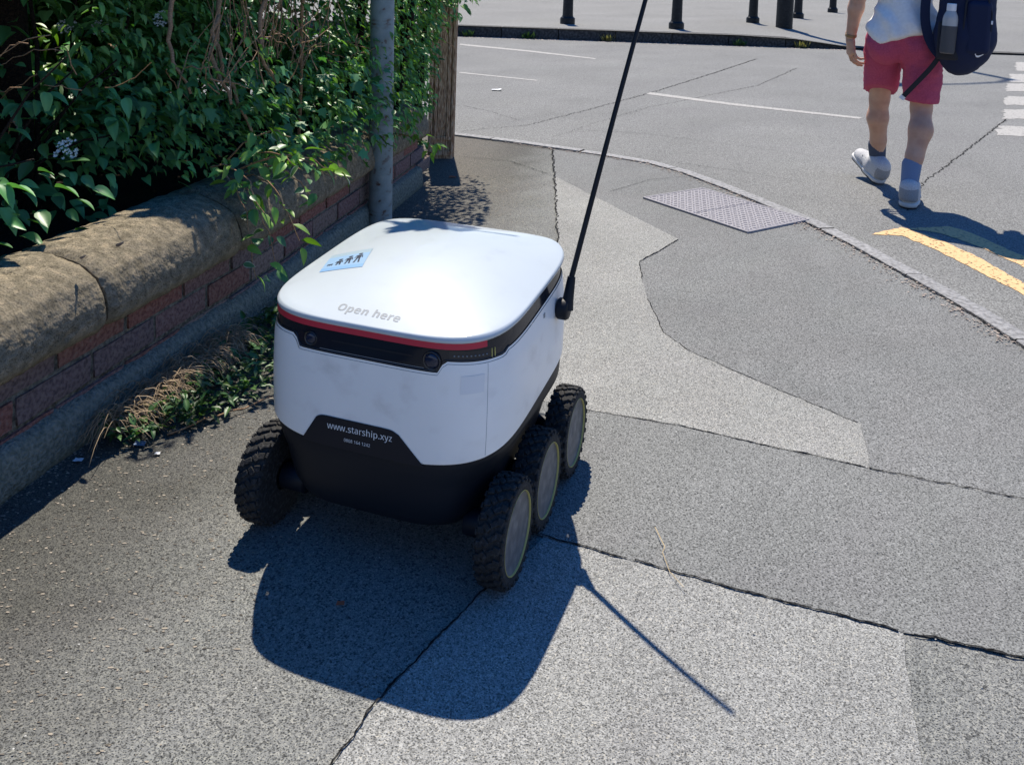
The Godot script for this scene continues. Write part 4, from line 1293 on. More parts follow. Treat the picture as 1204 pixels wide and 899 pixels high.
	for q in vines:
		var a := eye.lerp(Vector3(q[0][0], q[0][1], q[0][2]), 1.01); var b := eye.lerp(Vector3(q[1][0], q[1][1], q[1][2]), 1.01)
		var path := curve_path(a - inv, b - inv, Vector3(0.02, 0.06, 0.02), 9, 0.012)
		obj("stem", stem(path, 0.0032, 0.0014), M.twig, s)
		for k in range(2, path.size()):
			for e in 2:
				if rng.randf() < 0.08: continue
				var face := (b - a) * 0.5 + Vector3(rnd(-0.5, 0.5), 0, rnd(-0.2, 0.5))
				list.append(leaf_place(path[k] + Vector3(rnd(-0.03, 0.03), rnd(-0.025, 0.025), rnd(-0.03, 0.03)), face, rnd(-0.4, 0.9), rnd(-0.9, 0.9), rnd(0.6, 1.15)))
	scatter_leaves(s, "leaf", bright, list, 200, eye - inv)
	# 5. a small sprig by the foot of the post
	inv = Vector3(-0.47, 0.30, -4.1)
	s = thing("leafy_sprig", "small bright sprig of pointed leaves right of the steel post", "sprig", inv)
	for k in 3:
		var b := Vector3(0.03 + 0.05 * k, 0.14 - 0.05 * k, 0.03)
		obj("stem", stem(curve_path(Vector3(-0.12, -0.02 + 0.05 * k, -0.05), b, Vector3(0, 0.03, 0)), 0.003, 0.0015), M.twig, s)
		for j in 7:
			var o := obj("leaf", bright[rng.randi() % 3], M.leaf, s)
			o.transform = leaf_place(b + Vector3(rnd(-0.05, 0.02), rnd(-0.03, 0.03), rnd(-0.03, 0.03)), Vector3(rnd(-0.6, 1), 0, rnd(-0.6, 1)), rnd(-0.3, 0.9), rnd(-0.5, 0.5), rnd(0.7, 1.1))
	# 6. an old trunk at the back, and the crown above it
	inv = Vector3(-1.72, 0.3, -3.1)
	s = thing("garden_tree", "dark tree trunk standing in the garden behind the dogwood shrub", "tree", inv)
	obj("trunk", stem(PackedVector3Array([Vector3(0, -0.1, 0), Vector3(0.01, 0.4, 0.0), Vector3(-0.01, 1.0, 0.02), Vector3(-0.08, 1.9, 0.0), Vector3(-0.12, 2.7, 0.05)]), 0.085, 0.045, 12), M.bark, s)
	list = []
	for k in 5200:
		var q := Vector3(rnd(-1, 1), rnd(-1, 1), rnd(-1, 1))
		if q.length() > 1: continue
		q = Vector3(-2.3, 2.7, -3.4) + q * Vector3(1.5, 0.85, 1.6)
		if n2(q.x * 3.0, q.z * 3.0 + q.y * 3.0, 1.0) < -0.2 or not lets_sun_through(q): continue
		list.append(leaf_place(q - inv, Vector3(rnd(-1, 1), 0, rnd(-1, 1)), rnd(-0.3, 1.0), rnd(-0.6, 0.6), rnd(1.2, 2.0)))
	scatter_leaves(s, "leaf", dogwood.slice(0, 2), list, 0, eye - inv)
	for k in 6:
		var b := Vector3(rnd(-1.6, 0.2), rnd(1.9, 2.9), rnd(-1.2, 0.8))
		obj("limb", stem(curve_path(Vector3(-0.06, 1.5, 0), b, Vector3(0, 0.2, 0), 7, 0.05), 0.03, 0.008, 6), M.bark, s)
	# 7. a long shoot arching out above the pavement; its shadow falls on the back of the lid
	inv = Vector3(-0.86, 0.4, -3.7)
	s = thing("arching_shoot", "long leafy shoot arching out of the hedge above the pavement", "branch", inv)
	var target := Vector3(-0.160, 0.53, -2.115) + sun_up * 1.75
	var tip := Vector3(0.03, 0.53, -2.100) + sun_up * 1.75
	var start := Vector3(-0.86, 0.4, -3.7)
	var arch := curve_path(start - inv, target - inv, Vector3(-0.12, 0.55, 0.0), 12, 0.02)
	arch.append(target.lerp(tip, 0.5) - inv); arch.append(tip - inv)
	obj("stem", stem(arch, 0.008, 0.0045, 6), M.twig, s)
	for k in 110:
		var o := obj("leaf", dogwood[rng.randi() % 3], M.leaf, s)
		var q := target + Vector3(rnd(-0.080, 0.045), rnd(-0.03, 0.03), rnd(-0.10, 0.015))
		o.transform = leaf_place(q - inv, Vector3(rnd(-1, 1), 0, rnd(-1, 1)), rnd(-0.3, 0.5), rnd(-0.4, 0.4), rnd(0.6, 0.95))
	build_weeds(eye)

func flower(at: Vector3, parent: Node3D) -> void:
	# a domed head of many small four-petalled flowers, turned towards the light of the street
	var m := MB.new()
	var tilt := Basis(Vector3.RIGHT, 0.85)
	for k in 44:
		var a := rnd(0, TAU); var d := 0.034 * sqrt(rng.randf())
		var o := at + tilt * Vector3(cos(a) * d, 0.016 - d * 0.45 + rnd(-0.004, 0.006), sin(a) * d)
		for j in 4:
			var b := tilt * Basis(Vector3.UP, j * PI / 2 + a) * Basis(Vector3.BACK, 0.3)
			var i := m.p(o); m.p(o + b * Vector3(0.0035, 0.001, 0.002)); m.p(o + b * Vector3(0.0055, 0.002, 0)); m.p(o + b * Vector3(0.0035, 0.001, -0.002))
			m.tri(i, i + 1, i + 2); m.tri(i, i + 2, i + 3)
	obj("flower_cluster", m.done(), M.flower, parent)

func build_weeds(eye: Vector3) -> void:
	# green weeds along the foot of the wall
	var spots := [[-0.84, -0.72, "low sparse green weeds at the near end of the strip by the wall foot", 60], [-0.72, -0.42, "bushy patch of green weeds at the wall foot beside the dried grass", 260], [-0.42, 0.10, "leafy weeds at the wall foot beside the robot's left flank", 380]]
	for w in spots:
		var mid := wall_point((w[0] + w[1]) * 0.5) + wall_frame(w[0]).basis.z * 0.12
		var s := thing("weed_clump", w[2], "weeds", mid)
		var list := []
		for k in int(w[3] * 1.6):
			var t := rnd(w[0], w[1])
			var o := 0.035 + 0.24 * pow(rng.randf(), 1.3) * smoothstep(-1.05, -0.55, t) + 0.03
			var q := wall_point(t) + wall_frame(t).basis.z * o
			q.y = 0.005 + 0.055 * rng.randf() * (1.0 - o * 2.2) + 0.01
			list.append(leaf_place(q - mid, Vector3(rnd(-1, 1), 0, rnd(-1, 1)), rnd(-0.9, 0.5), rnd(-0.5, 0.5), rnd(0.7, 1.6)))
		scatter_leaves(s, "leaf", small_leaves, list, 60, eye - mid)
	# dried grass clippings
	var at := wall_point(-0.55) + wall_frame(-0.55).basis.z * 0.075
	var heap := thing("dried_grass", "heap of dried brown grass stalks lying against the plinth of the brick wall", "dried grass", at)
	var m := MB.new()
	for k in 900:
		var t := rnd(-0.27, 0.28)
		var f := wall_frame(-0.55 + t)
		var g := rnd(0.6, 1.2)
		m.tint = Color(0.36 * g, 0.27 * g, 0.17 * g)
		var a := f * Vector3(0, 0.01 + rnd(0.0, 0.03), rnd(0.035, 0.10)) - at
		var b := a + f.basis * Vector3(rnd(-0.02, 0.10), rnd(-0.02, 0.01), rnd(0.03, 0.10))
		if k % 5 == 0: b = a + f.basis * Vector3(rnd(-0.16, -0.06), rnd(-0.01, 0.03), rnd(-0.02, 0.06))
		b.y = maxf(b.y, 0.006)
		m.tube(curve_path(a, b, Vector3(0, rnd(0.02, 0.055), 0), 5, 0.006), [0.0011, 0.0012, 0.0012, 0.001, 0.0009, 0.0006], 3, false)
	var st := obj("grass_stalks", m.done(), M.dry, heap)
	st.set_meta("kind", "stuff")
	# grit and leaf crumbs swept against the wall, and pale chips over all of the pavement
	var chip := MB.new()
	var ring := PackedVector3Array()
	for k in 5: ring.append(Vector3(cos(TAU * k / 5) * (1.0 if k % 2 else 0.7), 0.0, sin(TAU * k / 5)))
	chip.fan(ring, Vector3(0.1, 0.55, 0.05))
	var mesh := chip.done()
	var places := []; var tints := []
	for k in 9500:
		var t := rnd(-2.6, 2.2)
		var o := 0.035 + 0.70 * pow(rng.randf(), 2.2)
		var q := wall_point(t) + wall_frame(t).basis.z * o
		var s := rnd(0.0010, 0.0030)
		places.append(Transform3D(Basis(Vector3.UP, rnd(0, TAU)).scaled(Vector3(s * rnd(0.8, 2.2), s * rnd(0.4, 1.0), s)), Vector3(q.x, 0.001, q.z)))
		var g := rnd(0.05, 0.32)
		tints.append(Color(g * 1.15, g, g * 0.78))
	many("grit", mesh, M.dry, places, tints)
	places = []; tints = []
	for k in 900:
		var q := Vector3(rnd(-0.9, 1.65), 0.008, rnd(-5.0, -0.7))
		if wall_distance(q.x, q.z) < 0.1: continue
		var s := rnd(0.0008, 0.0020)
		places.append(Transform3D(Basis(Vector3.UP, rnd(0, TAU)).scaled(Vector3(s * rnd(0.8, 1.8), s * 0.4, s)), q))
		var g := rnd(0.25, 0.6)
		tints.append(Color(g, g, g * 0.95))
	for k in 1500:   # dust and crumbs along both kerbs
		var q := Vector3(rnd(-9, 7), -0.012, -14.63 + absf(rng.randfn(0, 0.09)))
		var s := rnd(0.006, 0.022)
		places.append(Transform3D(Basis(Vector3.UP, rnd(0, TAU)).scaled(Vector3(s, s * 0.4, s)), q))
		var g := rnd(0.25, 0.55)
		tints.append(Color(g * 1.1, g * 0.92, g * 0.8))
	for k in 900:
		var j := rng.randi_range(4, 15)
		var f := rng.randf()
		var a := Vector2(kerb_in[j][0], kerb_in[j][1]).lerp(Vector2(kerb_in[j + 1][0], kerb_in[j + 1][1]), f)
		var s := rnd(0.002, 0.007)
		places.append(Transform3D(Basis(Vector3.UP, rnd(0, TAU)).scaled(Vector3(s, s * 0.5, s)), Vector3(a.x - absf(rng.randfn(0, 0.04)), 0.006, a.y + rnd(-0.03, 0.03))))
		var g := rnd(0.08, 0.35)
		tints.append(Color(g * 1.15, g * 0.95, g * 0.8))
	many("loose_chips", mesh, M.dry, places, tints)
	# litter
	tag(obj("twig", stem(curve_path(Vector3(-0.815, 0.007, -2.15), Vector3(-0.59, 0.012, -2.37), Vector3(0, 0.004, 0.01), 9, 0.012), 0.0028, 0.0018), M.twig), "long thin brown twig on the sunlit pavement left of the robot", "twig")
	tag(obj("straw_stalk", stem(PackedVector3Array([Vector3(0.336, 0.010, -1.841), Vector3(0.345, 0.014, -1.77), Vector3(0.338, 0.012, -1.755), Vector3(0.343, 0.010, -1.70), Vector3(0.362, 0.011, -1.655)]), 0.0008, 0.0005), M.straw), "bent yellow straw stalk lying across the tar joint right of the robot", "straw")
	var bits := [["paper_scrap", -0.802, -2.07, 0.007, M.litter, "small white paper scrap on the sunlit pavement beside the twig"], ["paper_scrap", -0.97, -2.03, 0.012, M.litter, "grey crumpled paper scrap in the shade by the wall plinth"], ["plastic_scrap", -0.86, -2.11, 0.015, M.sock_blue, "dark blue plastic scrap among the weeds by the wall"], ["dead_leaf", -0.279, -1.587, 0.008, M.rust, "tiny red-brown dead leaf in the robot's shadow"], ["dead_leaf", -0.30, -4.95, 0.022, M.rust, "red-brown dead leaf on the shaded pavement before the timber post"], ["paper_scrap", -0.13, -8.55, 0.05, M.litter, "white paper scrap lying on the road before the painted line"]]
	for b in bits:
		m = MB.new()
		var rows := []
		for j in 4:
			var row := PackedVector3Array()
			for k in 4: row.append(Vector3(b[1] + (k - 1.5) * b[3] * 0.6 + 0.002 * n2(j, k, 50.0), (0.005 if b[2] > -6 else -0.009) + b[3] * 0.35 * 1.6 * absf(n2(j * 3.0 + b[1] * 40.0, k * 3.0, 20.0)), b[2] + (j - 1.5) * b[3] * 0.45 + b[3] * 0.3 * n2(k * 2.0, j + b[2] * 30.0, 30.0)))
			rows.append(row)
		m.grid(rows)
		tag(obj(b[0], m.done(), b[4]), b[5], "litter")
	for b in [[Vector3(-0.969, 0.446, -2.233), 0.03, "curled dark dead leaf on the sunlit coping, farther from the camera"], [Vector3(-1.012, 0.446, -2.133), 0.022, "curled pale dead leaf on the sunlit coping, nearer the camera"]]:
		var o := obj("dead_leaf", leaf_mesh(b[1], b[1] * 0.55, 1.1, -0.6, Color(0.16, 0.14, 0.15), Color(0.30, 0.28, 0.28), 5), M.dry)
		o.transform = Transform3D(Basis(Vector3.UP, 1.1), b[0])
		tag(o, b[2], "dead leaf")
	# tufts in the far gutter
	for q in [[-0.72, "weed tuft in the far gutter at the hedge's end"], [0.25, "weed tuft in the far gutter left of the first bollard"], [1.52, "dry yellow tuft in the far gutter beside the first bollard"], [3.62, "green weed tuft in the far gutter right of the second bollard"], [4.62, "yellow-green weed tuft in the far gutter below the lamp column"]]:
		var tuft := thing("weed_tuft", q[1], "weeds", Vector3(q[0], -0.012, -14.60))
		m = MB.new()
		for k in 60:
			var g := rnd(0.6, 1.2)
			m.tint = Color(0.07 * g, 0.13 * g, 0.04 * g) if q[0] < 1 or q[0] > 3 and q[0] < 4 else Color(0.28 * g, 0.24 * g, 0.09 * g)
			var a := rnd(0, TAU)
			var o := Vector3(rnd(-0.09, 0.09), 0, rnd(-0.03, 0.04))
			var b := o + Vector3(cos(a) * 0.06, rnd(0.03, 0.13), sin(a) * 0.04)
			var sd := Vector3(sin(a), 0, -cos(a)) * 0.012
			var mid := o.lerp(b, 0.6)
			var i := m.p(o); m.p(mid + sd); m.p(b); m.p(mid - sd)
			m.tri(i, i + 1, i + 2); m.tri(i, i + 2, i + 3)
		var blades := obj("blades", m.done(), M.leaf, tuft)
		blades.set_meta("kind", "stuff")

# ------------------------------------------------------------------ bodies: a smooth distance field meshed as surface nets
func cap(a: Vector3, b: Vector3, ra: float, rb: float) -> Array: return [0, a, b, ra, rb]
func ell(o: Vector3, r: Vector3, b := Basis.IDENTITY) -> Array: return [1, o, r, b.inverse(), maxf(r.x, maxf(r.y, r.z))]
func rbox(o: Vector3, h: Vector3, r: float, b := Basis.IDENTITY) -> Array: return [2, o, h, b.inverse(), r]

func dist_to(q: Array, p: Vector3) -> float:
	if q[0] == 0:
		var a: Vector3 = q[1]
		var ab: Vector3 = q[2] - a
		var t := clampf((p - a).dot(ab) / maxf(ab.length_squared(), 1e-9), 0, 1)
		return p.distance_to(a + ab * t) - lerpf(q[3], q[4], t)
	if q[0] == 1:
		var l: Vector3 = q[3] * (p - q[1])
		var r: Vector3 = q[2]
		var k0 := (l / r).length()
		var k1 := (l / (r * r)).length()
		return k0 * (k0 - 1.0) / maxf(k1, 1e-6)
	var l: Vector3 = q[3] * (p - q[1])
	var d: Vector3 = l.abs() - q[2] + Vector3.ONE * q[4]
	return d.max(Vector3.ZERO).length() + minf(maxf(d.x, maxf(d.y, d.z)), 0.0) - q[4]

func body_mesh(m: MB, prims: Array, k: float, cell: float, clips := []) -> void:
	var lo := Vector3.INF; var hi := -Vector3.INF
	for q in prims:
		var c0: Vector3 = q[1]; var c1: Vector3 = q[2] if q[0] == 0 else q[1]
		var r: float = maxf(q[3], q[4]) if q[0] == 0 else (q[4] if q[0] == 1 else (q[2] as Vector3).length())
		lo = lo.min(c0 - Vector3.ONE * r).min(c1 - Vector3.ONE * r); hi = hi.max(c0 + Vector3.ONE * r).max(c1 + Vector3.ONE * r)
	lo -= Vector3.ONE * (k + cell * 3); hi += Vector3.ONE * (k + cell * 3)
	var B := 5
	var nb := Vector3i(((hi - lo) / (cell * B)).ceil())
	var n := nb * B + Vector3i.ONE
	var val := PackedFloat32Array(); val.resize(n.x * n.y * n.z); val.fill(1.0)
	var sx := 1; var sy := n.x; var sz := n.x * n.y
	var live := []
	var reach := cell * B * 0.87 + k + cell
	for bz in nb.z:
		for by in nb.y:
			for bx in nb.x:
				var mid := lo + (Vector3(bx, by, bz) + Vector3.ONE * 0.5) * (cell * B)
				var near := []
				var best := 1e9
				for q in prims:
					var d := dist_to(q, mid)
					best = minf(best, d)
					if d < reach + k: near.append(q)
				if near.is_empty() or best < -(cell * B * 1.3 + k): 
					if best < 0:
						for z in B + 1:
							for y in B + 1:
								for x in B + 1: val[bx * B + x + (by * B + y) * sy + (bz * B + z) * sz] = -1.0
					continue
				live.append(Vector3i(bx, by, bz))
				for z in B + 1:
					for y in B + 1:
						for x in B + 1:
							var p := lo + Vector3(bx * B + x, by * B + y, bz * B + z) * cell
							var f := 1e9
							for q in near:
								var d := dist_to(q, p)
								if f > 1e8: f = d
								else:
									var h := maxf(k - absf(f - d), 0.0) / k
									f = minf(f, d) - h * h * k * 0.25
							for c in clips: f = maxf(f, c.x * p.x + c.y * p.y + c.z * p.z - c.w)
							val[bx * B + x + (by * B + y) * sy + (bz * B + z) * sz] = f
	var vert := {}
	var off := [0, sx, sy, sx + sy, sz, sx + sz, sy + sz, sx + sy + sz]
	var cor := [Vector3(0, 0, 0), Vector3(1, 0, 0), Vector3(0, 1, 0), Vector3(1, 1, 0), Vector3(0, 0, 1), Vector3(1, 0, 1), Vector3(0, 1, 1), Vector3(1, 1, 1)]
	var edges := [[0, 1], [2, 3], [4, 5], [6, 7], [0, 2], [1, 3], [4, 6], [5, 7], [0, 4], [1, 5], [2, 6], [3, 7]]
	for b in live:
		for z in B:
			for y in B:
				for x in B:
					var g := Vector3i(b.x * B + x, b.y * B + y, b.z * B + z)
					var at := g.x + g.y * sy + g.z * sz
					var neg := 0
					for o in 8: neg += int(val[at + off[o]] < 0)
					if neg == 0 or neg == 8: continue
					var sum := Vector3.ZERO; var cnt := 0
					for e in edges:
						var fa := val[at + off[e[0]]]; var fb := val[at + off[e[1]]]
						if (fa < 0) != (fb < 0):
							sum += (cor[e[0]] as Vector3).lerp(cor[e[1]], fa / (fa - fb)); cnt += 1
					vert[at] = m.p(lo + (Vector3(g) + sum / cnt) * cell)
	for at in vert:
		var f0 := val[at]
		for ax in [[sx, sy, sz], [sy, sz, sx], [sz, sx, sy]]:
			var f1 := val[at + ax[0]]
			if (f0 < 0) == (f1 < 0): continue
			var q0: int = vert.get(at - ax[1] - ax[2], -1); var q1: int = vert.get(at - ax[2], -1); var q2: int = at; var q3: int = vert.get(at - ax[1], -1)
			if q0 < 0 or q1 < 0 or q3 < 0: continue
			q2 = vert[at]
			if f0 < 0:
				m.tri(q0, q2, q1); m.tri(q0, q3, q2)
			else:
				m.tri(q0, q1, q2); m.tri(q0, q2, q3)

func hand(m: MB, wrist: Vector3, along: Vector3, palm: Vector3, curl: float, side: float) -> void:
	# along: from the wrist to the fingers; palm: the way the palm looks; side: +1 puts the thumb towards palm x along
	var b := Basis(along.cross(palm).normalized() * side, along.normalized(), palm.normalized())
	var prims := []
	var P := func(x, y, z): return wrist + b * Vector3(x, y, z)
	prims.append(cap(P.call(0, -0.03, 0), P.call(0, 0.01, 0), 0.025, 0.024))
	prims.append(cap(P.call(0.012, 0.02, 0), P.call(0.026, 0.078, 0), 0.015, 0.013))
	prims.append(cap(P.call(0, 0.02, 0), P.call(0.006, 0.085, 0.0), 0.016, 0.013))
	prims.append(cap(P.call(-0.012, 0.02, 0), P.call(-0.014, 0.082, 0.0), 0.016, 0.0125))
	prims.append(cap(P.call(-0.018, 0.02, 0), P.call(-0.030, 0.072, 0.002), 0.014, 0.0115))
	body_mesh(m, prims, 0.012, 0.0035)
	var roots := [[0.028, 0.082, 0.040, 0.026, 0.021, 0.0088], [0.008, 0.089, 0.044, 0.029, 0.023, 0.0090], [-0.012, 0.086, 0.041, 0.027, 0.022, 0.0086], [-0.031, 0.076, 0.032, 0.021, 0.018, 0.0077]]
	for j in 4:
		var r: Array = roots[j]
		var q := []
		var dir := Vector3(0.04 * (1.5 - j), 1, 0)
		var o := Vector3(r[0], r[1] - 0.012, 0)
		var ang := 0.0
		for s in 3:
			ang += curl * [0.55, 0.9, 0.6][s] * (1.0 + 0.12 * j)
			var e: Vector3 = o + Vector3(dir.x, cos(ang), sin(ang)) * (r[2 + s] + (0.012 if s == 0 else 0.0))
			q.append(cap(wrist + b * o, wrist + b * e, r[5] * (1.0 - 0.08 * s), r[5] * (0.95 - 0.1 * s)))
			o = e
		body_mesh(m, q, 0.005, 0.003)
	var t0 := Vector3(0.020, 0.018, 0.006); var t1 := Vector3(0.045, 0.045, 0.016); var t2 := Vector3(0.050, 0.076, 0.022); var t3 := Vector3(0.044, 0.100, 0.028)
	body_mesh(m, [cap(wrist + b * t0, wrist + b * t1, 0.014, 0.0115), cap(wrist + b * t1, wrist + b * t2, 0.0108, 0.0098), cap(wrist + b * t2, wrist + b * t3, 0.0096, 0.008)], 0.006, 0.003)

func build_person() -> void:
	var at := Vector3(2.1226, -0.014, -4.9111)
	var turn := -0.4192
	var o := thing("person", "person walking away in white t-shirt, dark pink shorts and grey trainers, backpack on one shoulder", "person", at, turn)
	# joints, x to the right, -z the way the person walks
	var hipR := Vector3(0.075, 0.90, 0.03); var kneeR := Vector3(0.088, 0.505, 0.03); var ankR := Vector3(0.056, 0.105, 0.20)
	var hipL := Vector3(-0.115, 0.90, -0.01); var kneeL := Vector3(-0.128, 0.51, -0.18); var ankL := Vector3(-0.118, 0.105, -0.325)
	var chest := Vector3(-0.035, 1.24, 0.0); var neck := Vector3(-0.035, 1.46, -0.02)
	var shL := Vector3(-0.215, 1.385, 0.0); var elL := Vector3(-0.262, 1.09, 0.03); var wrL := Vector3(-0.292, 0.845, -0.01)
	var shR := Vector3(0.150, 1.395, 0.0); var elR := Vector3(0.235, 1.13, -0.03); var wrR := Vector3(0.135, 1.27, -0.19)
	var m := MB.new()
	var prims := [
		cap(hipR, kneeR, 0.082, 0.054), cap(kneeR, kneeR.lerp(ankR, 0.28) + Vector3(0.014, 0, 0.020), 0.049, 0.058), cap(kneeR.lerp(ankR, 0.28) + Vector3(0.014, 0, 0.020), kneeR.lerp(ankR, 0.62) + Vector3(0.004, 0, 0.008), 0.058, 0.043), cap(kneeR.lerp(ankR, 0.62) + Vector3(0.004, 0, 0.008), ankR, 0.043, 0.031),
		cap(hipL, kneeL, 0.082, 0.054), cap(kneeL, kneeL.lerp(ankL, 0.28) + Vector3(-0.006, 0, 0.022), 0.049, 0.056), cap(kneeL.lerp(ankL, 0.28) + Vector3(-0.006, 0, 0.022), kneeL.lerp(ankL, 0.62) + Vector3(0, 0, 0.010), 0.056, 0.042), cap(kneeL.lerp(ankL, 0.62) + Vector3(0, 0, 0.010), ankL, 0.042, 0.031),
		ell(Vector3(-0.02, 0.93, 0.01), Vector3(0.165, 0.12, 0.115)), cap(Vector3(-0.025, 0.98, 0.0), chest, 0.115, 0.125), ell(chest + Vector3(0, 0.02, 0), Vector3(0.17, 0.20, 0.115)),
		cap(chest + Vector3(0, 0.13, 0), shL, 0.075, 0.058), cap(chest + Vector3(0, 0.13, 0), shR, 0.075, 0.058),
		cap(shL, elL, 0.052, 0.040), cap(elL, elL.lerp(wrL, 0.3), 0.040, 0.040), cap(elL.lerp(wrL, 0.3), wrL, 0.040, 0.026),
		cap(shR, elR, 0.052, 0.040), cap(elR, wrR, 0.041, 0.026),
		cap(neck + Vector3(0, -0.08, 0.01), neck + Vector3(0, 0.06, -0.02), 0.060, 0.052)]
	body_mesh(m, prims, 0.025, 0.012)
	# head and face
	var hd := neck + Vector3(0, 0.165, -0.035)
	body_mesh(m, [ell(hd + Vector3(0, 0.02, 0.015), Vector3(0.074, 0.10, 0.092)), ell(hd + Vector3(0, -0.055, -0.035), Vector3(0.050, 0.055, 0.055)), cap(hd + Vector3(0, 0.015, -0.082), hd + Vector3(0, -0.022, -0.100), 0.008, 0.013),
		cap(hd + Vector3(-0.05, 0.03, -0.07), hd + Vector3(0.05, 0.03, -0.07), 0.012, 0.012), cap(hd + Vector3(-0.018, -0.052, -0.082), hd + Vector3(0.018, -0.052, -0.082), 0.008, 0.008), cap(hd + Vector3(0, -0.066, -0.080), hd + Vector3(0, -0.09, -0.074), 0.012, 0.016),
		ell(hd + Vector3(0.076, -0.005, 0.01), Vector3(0.010, 0.032, 0.018)), ell(hd + Vector3(-0.076, -0.005, 0.01), Vector3(0.010, 0.032, 0.018)), cap(hd + Vector3(0, -0.05, 0.02), neck + Vector3(0, 0.02, 0), 0.052, 0.054)], 0.018, 0.006)
	hand(m, wrL, Vector3(0.10, -1.0, 0.02), Vector3(0.65, 0.1, -0.35), 0.55, -1.0)
	hand(m, wrR, Vector3(-0.25, 0.55, 0.35), Vector3(-0.2, -0.45, 0.55), 1.25, 1.0)
	obj("body", m.done(), M.skin, o)
	m = MB.new()
	for s in [-1.0, 1.0]: body_mesh(m, [ell(hd + Vector3(0.032 * s, 0.012, -0.078), Vector3(0.013, 0.008, 0.008))], 0.004, 0.003)
	obj("eyes", m.done(), M.strap, o)
	m = MB.new()
	body_mesh(m, [ell(hd + Vector3(0, 0.045, 0.022), Vector3(0.083, 0.095, 0.098)), ell(hd + Vector3(0, -0.01, 0.055), Vector3(0.068, 0.075, 0.06))], 0.02, 0.008, [Vector4(0, -0.55, -0.84, -(hd.y + 0.045) * 0.55 - (hd.z - 0.062) * 0.84)])
	obj("hair", m.done(), M.hair, o)
	# clothes
	m = MB.new()
	body_mesh(m, [cap(Vector3(-0.022, 0.84, 0.02), chest, 0.140, 0.140), ell(Vector3(-0.02, 0.90, 0.035), Vector3(0.192, 0.16, 0.146)), ell(chest + Vector3(0, 0.02, 0), Vector3(0.188, 0.215, 0.132)), cap(chest + Vector3(0, 0.125, 0), shL, 0.085, 0.066), cap(chest + Vector3(0, 0.125, 0), shR, 0.085, 0.066), cap(shL, shL.lerp(elL, 0.62), 0.070, 0.068), cap(shR, shR.lerp(elR, 0.62), 0.070, 0.068)], 0.045, 0.012,
		[Vector4(0.29, -0.957, 0.35, -0.7885), Vector4(0, 1, 0.12, 1.463)])
	for j in m.v.size():   # hanging folds
		var p := m.v[j]
		var fold := sin(p.x * 40.0 + p.y * 46.0 + 3.0 * n2(p.x, p.y, 4.0)) * 0.0075 * smoothstep(1.25, 0.95, p.y) + 0.004 * n2(p.x, p.y * 0.6, 9.0)
		m.v[j] = p + Vector3(p.x + 0.03, 0, p.z).normalized() * fold
	obj("t_shirt", m.done(), M.shirt, o)
	m = MB.new()
	body_mesh(m, [ell(Vector3(-0.02, 0.895, 0.015), Vector3(0.176, 0.125, 0.128)), ell(Vector3(0.055, 0.835, 0.065), Vector3(0.105, 0.11, 0.095)), ell(Vector3(-0.10, 0.83, 0.055), Vector3(0.105, 0.11, 0.095)), cap(hipR + Vector3(0, -0.06, 0), kneeR + Vector3(0.0, -0.05, 0.0), 0.105, 0.090)], 0.03, 0.012, [Vector4(-0.05, -1, 0, -0.5405)])
	body_mesh(m, [ell(Vector3(-0.06, 0.88, 0.02), Vector3(0.13, 0.12, 0.12)), cap(hipL + Vector3(0, -0.06, 0), kneeL + Vector3(0, -0.05, -0.01), 0.103, 0.086)], 0.03, 0.012, [Vector4(0.0, -0.94, 0.34, -0.572)])
	for j in m.v.size():
		var p := m.v[j]
		m.v[j] = p + Vector3(p.x - (0.08 if p.x > -0.02 else -0.12), 0, p.z).normalized() * (0.009 * n2(p.x * 1.4, p.y + p.z, 7.0) + 0.006 * n2(p.x + p.z, p.y * 2.0, 15.0))
	obj("shorts", m.done(), M.shorts, o)
	for s in [[ankL, Vector3(-0.128, 0.225, -0.285), M.sock_dark, Vector3(-0.115, 0.05, -0.31)], [ankR, Vector3(0.062, 0.215, 0.155), M.sock_blue, Vector3(0.056, 0.045, 0.21)]]:
		m = MB.new()
		body_mesh(m, [cap(s[0], s[1], 0.0420, 0.0490), cap(s[0], s[3], 0.0420, 0.043)], 0.01, 0.007)
		obj("sock", m.done(), s[2], o)
	# trainers: the right one planted flat, the left one on its heel with the toe raised and turned out
	shoe(o, Transform3D(Basis(Vector3.UP, -0.08).scaled(Vector3(1.1, 1.12, 1.05)), Vector3(0.056, 0.0, 0.255)))
	shoe(o, Transform3D(Basis(Vector3.UP, 0.62) * Basis(Vector3.RIGHT, 0.36).scaled(Vector3(1.1, 1.12, 1.08)), Vector3(-0.095, 0.0, -0.258)))
	m = MB.new()
	var wd := (elL - wrL).normalized()
	m.lathe([Vector2(0.0265, -0.009), Vector2(0.0305, -0.008), Vector2(0.0312, 0.0), Vector2(0.0305, 0.008), Vector2(0.0265, 0.009)], wrL + wd * 0.02, Basis(wd.cross(Vector3.BACK).normalized(), wd, wd.cross(wd.cross(Vector3.BACK)).normalized()), 24)
	obj("wristband", m.done(), M.bracelet, o)
	build_backpack(at, turn)

